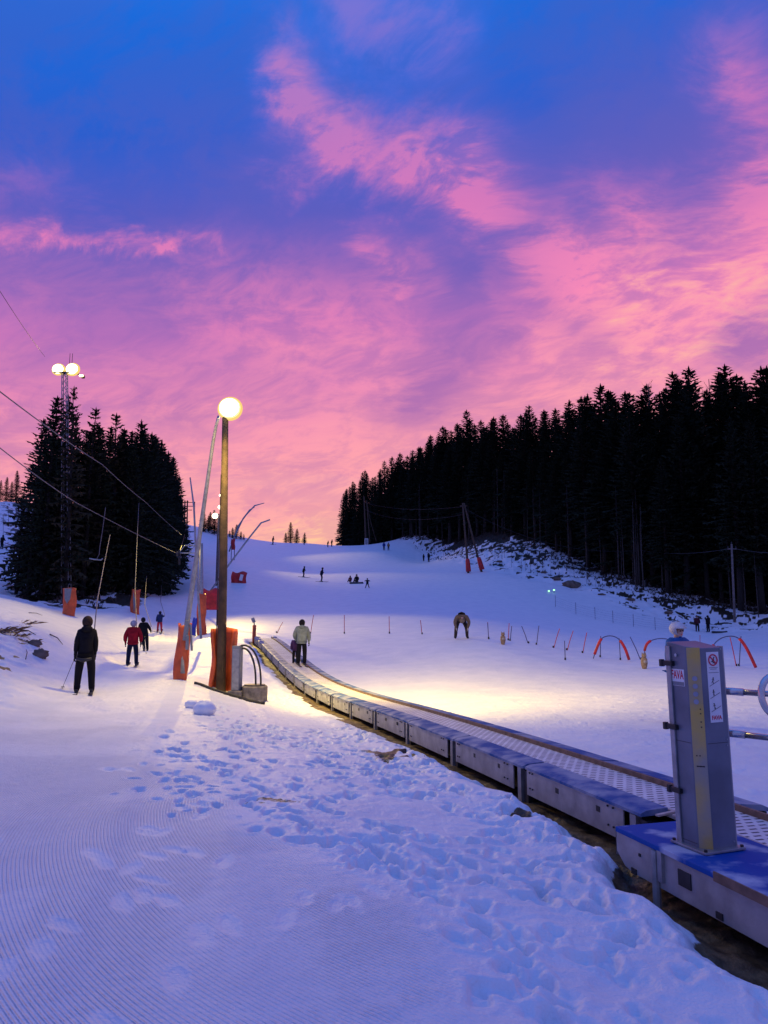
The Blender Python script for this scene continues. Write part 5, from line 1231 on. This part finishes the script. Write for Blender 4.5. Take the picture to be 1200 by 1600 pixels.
star = dict(elL=(-.24,0,.72), wrL=(-.34,.03,.68), elR=(.24,0,.74), wrR=(.34,.03,.72), knL=(-.13,.03,.27), anL=(-.22,0,.055), toL=(-.24,.09,.022), knR=(.13,.03,.27), anR=(.22,0,.055), toR=(.24,.09,.022))
for (u, v, px, face, lab, pose, jc, tc_, hasski, turn) in (
    (474,902,17,-70,'skier in dark clothes standing sideways, left of the pair on mid slope',sk_c,BLK,NAVY,1,0),
    (502,909,22,-80,'skier in dark blue crouching, right of the pair on mid slope',sk_c,(.012,.014,.04),NAVY,1,0),
    (547,910,10,30,'small figure with a touch of red sitting left of the seated dark figure',sit,(.12,.02,.025),BLK,0,0),
    (557,911,13,160,'dark broad figure seated on the snow on mid slope',sit,BLK,BLK,0,0),
    (574,919,15,150,'child with arms and legs spread wide on mid slope',star,BLK,BLK,0,0),
    (426,851,13,-60,'lone dark skier on the crest right of the lamp pole',sk_c,(.03,.012,.02),BLK,1,0),
    (475,851,10,-60,'tiny dark figure just below the four skyline spruces',sk_c,BLK,BLK,0,0),
    (512,855,10,-60,'left figure of the pair on the crest of the slope',sk_c,BLK,BLK,0,0),
    (518,854,11,-60,'right figure of the pair on the crest of the slope',sk_c,BLK,BLK,0,0),
    (600,860,13,20,'figure in blue by the forest corner at the top',{},(.02,.05,.25),NAVY,0,0),
    (607,860,12,20,'figure in tan beside the blue one by the forest corner',{},(.25,.14,.08),NAVY,0,0),
    (662,877,11,40,'left and smaller figure of the pair at the edge of the bank',{},BLK,BLK,0,0),
    (670,878,14,40,'right and taller figure of the pair at the edge of the bank',{},NAVY,NAVY,0,0),
    (2,858,22,-20,'dark skier cut by the left picture edge on the upper piste',sk_c,BLK,BLK,0,0)):
    g = ground(u, v, 40); hgt = px/1200*g.y/(.60 if pose is sit else .97)
    j = person(lab, g, hgt, face, jc, tc_, pose=pose, hat='beanie', hatcol=(.012,.01,.015), bulk=1.12, detail=False)
    if hasski:
        for s, n in (('L','left'),('R','right')): ski(j['an'+s], hgt, face, f'{n} ski of the '+('lone dark skier on the crest' if u < 450 else 'left skier of the pair on mid slope' if u < 490 else 'right skier of the pair on mid slope'), L=1.6)
p = ground(557, 912, 40); mb = MB(); mb.tube([(-.8,0,.10),(-.6,0,.05),(.6,0,.05),(.8,0,.12)], [.10,.15,.15,.10], 8); o = mb.build('sled', M['dark'], None, True, loc=p); tag(o, 'long dark sled under the seated broad figure on mid slope', 'sled')

# ------------------------------------------------------------------ slalom poles, arches and small figures
def slalom(u0, v0, u1, v1, lab, red=False, grp='slalom poles on the practice course'):
    b = ground(u1, v1, 15); t = at(u0, v0, b.y); o = thing('slalom_pole', lab, 'slalom pole', b, 0, grp); mb = MB()
    mb.tube([Vector((0,0,-.12)), (t-b)*.5, t-b], [.020,.020,.018], 7); mb.build('shaft', M['slalomred' if red else 'slalomblue'], o)
    mb = MB(); mb.tube([Vector((0,0,-.02)), Vector((0,0,.10))], .04, 8); mb.build('base_joint', M['black'], o)
CX = lambda x: 760+x/2.727; CY = lambda y: 860+y/2.727
for k, (a, b, c, d, red) in enumerate(((5,308,10,378,0),(97,310,93,383,1),(108,322,101,385,0),(150,322,180,396,0),(224,320,213,402,0),(312,333,285,415,1),(333,385,336,467,0),(370,342,342,425,1),(428,350,409,437,1),(487,365,485,455,0),(566,375,571,467,0),(612,368,660,465,0),(1038,370,1066,493,1),(1085,365,1076,493,0),(910,360,910,400,1))):
    labs = ('thin upright slalom pole left of the small tan figure','red slalom pole close right of the small tan figure','dark slalom pole second right of the small tan figure','slalom pole tilted left past the small tan figure','tall slalom pole in the middle of the course, nearly upright','red slalom pole tilted right before the short low one','short slalom pole standing nearest in the course','red slalom pole tilted right behind the short low one','red slalom pole tilted right, last before the first arch','dark pole holding the left side of the first arch','dark pole holding the right side of the first arch','dark slalom pole tilted left between first and second arch','red slalom pole leaning left under the rightmost arch','slim dark pole under the rightmost arch','short red pole just showing over the control post')
    slalom(CX(a), CY(b), CX(c), CY(d), labs[k], bool(red))
for k, (a, b, c, d) in enumerate(((538,961,538,990),(608,963,608.5,990),(657,969,659.5,991),(490,961,485,990),(442,972,432,989),(762,972,763.5,998))):
    slalom(a, b, c, d, ('thin red pole on the lit band, right of the belt rider','thin red pole on the lit band, between two others','thin red pole on the lit band, left of the bent person','red pole leaning behind the belt rider','red pole leaning right at the end of the belt','thin red pole right of the bent person')[k], True, 'thin red poles on the lit band')
def arch(pts, redspans, lab, vfoot):
    b = ground(pts[0][0], vfoot, 15); d = b.y; o = thing('slalom_arch', lab, 'arch', b, 0, 'flexible red arches on the practice course')
    P = [at(u, v, d)-b for u, v in pts]; Q = []
    for i in range(len(P)-1):
        p0, p1, p2, p3 = P[max(0,i-1)], P[i], P[i+1], P[min(len(P)-1,i+2)]
        for t in (0,.25,.5,.75): Q.append(.5*((2*p1)+(-p0+p2)*t+(2*p0-5*p1+4*p2-p3)*t*t+(-p0+3*p1-3*p2+p3)*t**3))
    Q.append(P[-1]); mb = MB(); mb.tube(Q, .022, 8); mb.build('arch_rod', M['slalomblue'], o, smooth=True)
    for i0, i1 in redspans: mb = MB(); mb.tube(Q[i0:i1+1], .065, 10); mb.build('foam_sleeve', M['red'], o, smooth=True)
arch([(927,1029),(932,1014),(940,998),(953,993.5),(966,998),(976,1012),(983,1031)], [(2,8),(17,24)], 'leftmost red arch with dark bow standing whole on the snow', 1030)
arch([(1006,1030),(1008,1013),(1014,1003),(1028,998),(1044,999),(1058,1006),(1066,1030)], [(3,9),(18,24)], 'red arch half hidden behind the control post', 1030)
arch([(1108,1040),(1113,1012),(1124,999),(1140,994),(1155,998),(1167,1014),(1181,1043)], [(0,5),(16,24)], 'rightmost red arch beside the steel railing', 1043)
def owl(u, v, hpx, lab):
    p = ground(u, v, 15); s = hpx/1200*p.y; mb = MB()
    mb.tube([(0,0,-.05),(0,0,.1*s),(0,0,.35*s),(0,0,.62*s),(0,0,.72*s)], [.10*s,.17*s,.22*s,.20*s,.12*s], 12); o = thing('animal_figure', lab, 'figure', p, 0, 'small animal figures on the practice course'); mb.build('figure_body', M['tanfur'], o, smooth=True)
    mb = MB(); mb.ball((0,-.02*s,.82*s), .16*s, 12, 9, (1,1,.95)); mb.tube([(-.09*s,0,.92*s),(-.12*s,0,1.03*s)], [.05*s,.015*s], 6); mb.tube([(.09*s,0,.92*s),(.12*s,0,1.03*s)], [.05*s,.015*s], 6); mb.build('figure_head', M['tanfur'], o, smooth=True)
    mb = MB(); mb.ball((0,-.15*s,.42*s), .13*s, 10, 8, (1,.5,1.6)); mb.build('pale_belly', M['rail_light'], o, smooth=True)
owl(786, 1007, 19, 'small tan standing animal figure left of the slalom poles'); owl(1007, 1045, 24, 'small tan standing animal figure by the foot of the middle arch')
# snow fence along the foot of the bank
fn = thing('snow_fence', 'thin snow fence with slim posts below the right bank', 'fence', ground(958, 975, 30)); F0 = fn.location.copy(); fp = [ground(u, v, 30) for u, v in ((868,948),(900,960),(930,968),(958,974),(990,979),(1024,984),(1060,986))]
for p in fp: mb = MB(); mb.tube([p-F0-Vector((0,0,.2)), p-F0+Vector((0,0,1.15))], .022, 5); mb.build('fence_post', M['slalomblue'], fn)
for a, b in zip(fp, fp[1:]):
    mb = MB()
    for k in range(5): mb.tube([a-F0+Vector((0,0,.2+.2*k)), (a+b)/2-F0+Vector((0,0,.16+.2*k)), b-F0+Vector((0,0,.2+.2*k))], .006, 3)
    mb.build('net', M['slalomblue'], fn)
gl = ground(862, 926, 40)
for k, (u, v) in enumerate(((857.5,923.5),(865.5,922))):
    p = at(u, v, gl.y); o = thing('signal_lamp', ('left' if k == 0 else 'right')+' green lit lamp of a pair below the largest boulder', 'lamp', (p.x, p.y, g1(p.x, p.y)), 0, 'pair of green lamps')
    zz = max(.15, p.z-g1(p.x, p.y)); mb = MB(); mb.tube([(0,0,-.1),(0,0,zz)], .03, 6); mb.build('stand', M['dark'], o); mb = MB(); mb.ball((0,-.05,zz), .12, 12, 8, (1,.6,.8)); mb.build('lamp_glass', M['greenlamp'], o, smooth=True)
# ------------------------------------------------------------------ poles and wires on the right
af = ground(742, 895, 60); da = af.y
A0, A1, AT = at(732, 892, da), at(753, 889, da+.6), at(723, 786, da+.3)
o = thing('power_pole', 'two-legged wooden power pole with red padded feet on the right bank', 'power pole', af)
for p in (A0, A1): mb = MB(); mb.tube([p-af-Vector((0,0,.6)), AT-af+(Vector((.18,0,0)) if p is A1 else Vector((0,0,0)))], [.16,.11], 8); mb.build('pole_leg', M['wood'], o, smooth=True)
mb = MB(); mb.box(AT-af+Vector((.1,0,-.4)), (.9,.14,.14)); mb.build('cross_arm', M['wood'], o)
for p, lab in ((A0,'red padding round the left foot of the two-legged power pole'),(A1,'red padding round the right foot of the two-legged power pole')):
    dv = (AT-p).normalized(); q = thing('safety_pad', lab, 'safety pad', p, 0, 'red paddings of the power pole'); mb = MB(); mb.tube([dv*-.1, dv*.5, dv*1.3, dv*1.65], [.36,.34,.30,.24], 10); mb.build('pad_cover', M['red'], q, smooth=True)
B_ = ground(572, 851, 100); b2 = thing('power_pole', 'far wooden power pole with a leaning stay at the forest corner', 'power pole', B_); bt = at(569, 776, B_.y)
mb = MB(); mb.tube([Vector((0,0,-.5)), bt-B_], [.22,.15], 7); mb.build('pole_leg', M['wood'], b2); mb = MB(); mb.tube([at(578,848,B_.y)-B_, at(573,782,B_.y)-B_], .12, 6); mb.build('pole_leg', M['wood'], b2); mb = MB(); mb.tube([at(588,846,B_.y)-B_, at(579,815,B_.y)-B_, at(574,790,B_.y)-B_], .07, 5); mb.build('stay', M['wood'], b2)
c = thing('meter_cabinet', 'pale grey box at the foot of the far power pole', 'cabinet', at(572.5, 852, B_.y-.6)); mb = MB(); mb.box((0,0,.75), (.8,.5,1.5)); mb.build('cabinet_body', M['white'], c, bevel=.03); mb = MB(); mb.box((0,-.26,.75), (.62,.02,1.2)); mb.build('cabinet_door', M['cabinet'], c)
def wire(pts, lab, r=.012, m='wirethin', sag=0, grp=None, nm='power_line'):
    P = [Vector(p) for p in pts]; Q = []
    for a, b in zip(P, P[1:]):
        for i in range(16): t = i/16; Q.append(a.lerp(b, t)-Vector((0,0,sag*4*t*(1-t))))
    Q.append(P[-1]); o = thing(nm, lab, 'cable', Q[0], 0, grp); mb = MB(); mb.tube([q-Q[0] for q in Q], r, 5); mb.build('wire', M[m], o); return o
wire([at(569,785,B_.y), AT+Vector((0,0,-.5))], 'upper wire sagging between the two power poles before the forest', .016, 'wirethin', .9); wire([at(570,796,B_.y), AT+Vector((0,0,-1.6))], 'lower wire sagging between the two power poles before the forest', .016, 'wirethin', 1.4)
up = ground(1148, 972, 40); o = thing('utility_pole', 'slim grey utility pole with a short cross arm at the right', 'utility pole', up); ut = at(1143, 850, up.y)
mb = MB(); mb.tube([Vector((0,0,-.5)), ut-up], [.14,.10], 10); mb.build('pole', M['woodgrey'], o, smooth=True); mb = MB(); mb.box(ut-up+Vector((.02,0,-.55)), (.95,.10,.10)); mb.build('cross_arm', M['woodgrey'], o)
for dx in (-.42, 0, .45): mb = MB(); q = ut-up+Vector((dx,0,-.5 if dx else .0)); mb.tube([q, q+Vector((0,0,.14)), q+Vector((0,0,.24))], [.05,.07,.03], 8); mb.build('insulator', M['dark'], o)
wire([at(1000,860,up.y+14), ut+Vector((0,0,-.45)), at(1290,858,up.y-4)], 'wire through the forest edge held by the slim utility pole', .015, 'wire', .5); wire([AT+Vector((0,0,-.6)), at(1000,860,up.y+14)], 'wire from the padded power pole along the forest edge', .018, 'wirethin', 2.0)
# ------------------------------------------------------------------ drag lift: cables, far pylon, tow bars
hub = at(279, 866, pd)
wire([at(-90,640,16), at(0,700,19.5), at(120,786,31), hub], 'lower bright haul cable running down to the steel lift pylon', .015, 'wire', .05, 'haul cables of the drag lift', 'haul_cable')
far_h = at(283, 838, 140)
wire([at(-90,545,12), at(0,612,14.5), at(160,726,30), at(228,785,44), at(284,836,58)], 'upper haul cable crossing in front of the left stand', .014, 'wire', .05, 'haul cables of the drag lift', 'haul_cable')
wire([hub, at(292,818,140)], 'haul cable from the steel lift pylon on to the far pylon', .03, 'wirethin', .4, 'haul cables of the drag lift', 'haul_cable')
wire([at(-60,372,26), at(0,455,34), at(70,557,md)], 'thin supply wire running down to the mast floodlights', .014, 'wirethin', .1)
wire([at(150,668,62), at(200,735,80), at(292,845,140)], 'thin dark wire slanting across the left stand', .012, 'wire', .2)
fp_ = at(291, 828, 140); o = thing('far_pylon', 'far lift pylon like a ladder at the top of the tow track', 'lift pylon', (fp_.x, fp_.y, g1(fp_.x, fp_.y)))
fb = o.location.copy()
for u in (289, 292.8): mb = MB(); mb.tube([Vector((at(u,828,140).x-fb.x,0,-.4)), at(u,782,140)-fb+Vector((0,fb.y*0,0))], .13, 6); mb.build('mast', M['dark'], o)
for v, u0, u1 in ((785,276,305),(791,277,305),(797,284,300)): mb = MB(); mb.tube([at(u0,v,140)-fb, at(u1,v,140)-fb], .07, 5); mb.build('arm', M['dark'], o)
for u in (277.5, 304): mb = MB(); mb.tube([at(u,784,140)-fb, at(u,800,140)-fb], .09, 5); mb.build('wheel_bracket', M['dark'], o)
def towbar(pts, lab, cross=True, r=.014, seat=True):
    P = [Vector(p) for p in pts]; o = thing('tow_bar', lab, 'tow bar', P[0], 0, 'tow bars of the drag lift'); mb = MB(); mb.tube([p-P[0] for p in P], r, 6); mb.build('tow_line', M['wire'], o)
    if seat: mb = MB(); e = P[-1]-P[0]; mb.tube([e+Vector((-.28,-.1,.03)), e+Vector((-.1,0,0)), e+Vector((.16,.1,-.02)), e+Vector((.22,.1,.05))], .028, 6); mb.build('hook_bar', M['galv'], o, smooth=True)
towbar([at(165,793,33), at(160,830,33), at(156,855,33), at(155,866,33), at(151,874,33)], 'free hanging tow bar with a hooked end left of the dark stand', r=.016)
towbar([at(172,836,36), at(163,880,30), at(152,938,22), tow_a], 'tow bar pulling the black clad person', r=.015, seat=False)
q_ = [o for o in COL.objects if o.get('label') == 'tow bar pulling the black clad person'][0]; mb = MB(); mb.tube([seat_at-q_.location+Vector((-.17,.02,.02)), seat_at-q_.location+Vector((0,-.02,-.02)), seat_at-q_.location+Vector((.17,.02,.02))], [.03,.045,.03], 8); mb.build('seat_bar', M['dark'], q_, smooth=True)
towbar([at(217,786,60), at(214,850,50), at(211,920,42), redp['pelvis']+Vector((.05,.3,.1))], 'tow bar pulling the person in the red jacket', r=.02, seat=False)
towbar([at(229,900,60), at(226,945,45), blkp['wrR']+Vector((0,.1,.2))], 'tow bar pulling the black clad person behind the red jacket', r=.016, seat=False)
towbar([at(253,905,75), at(251,940,60), redt['wrR']+Vector((0,.1,0))], 'tow bar held by the person in red trousers', r=.016, seat=False)
towbar([at(235,816,80), at(236,845,80), at(239,856,80)], 'free tow bar hanging in front of the stand, left of two', r=.03); towbar([at(244,818,92), at(245,848,92)], 'free tow bar hanging in front of the stand, right of two', r=.03, seat=False); towbar([at(260,815,110), at(261,838,110)], 'farthest free tow bar near the end of the stand', r=.03, seat=False)
pl = ground(14, 868, 40)
for k, (u, v0, v1) in enumerate(((5,806,838),(13.5,795,822))): b = ground(u, v1, 40); towbar([at(u, v0, b.y), at(u, v1, b.y)], ('left','right')[k]+' thin post standing on the upper left piste', r=.03, seat=False)
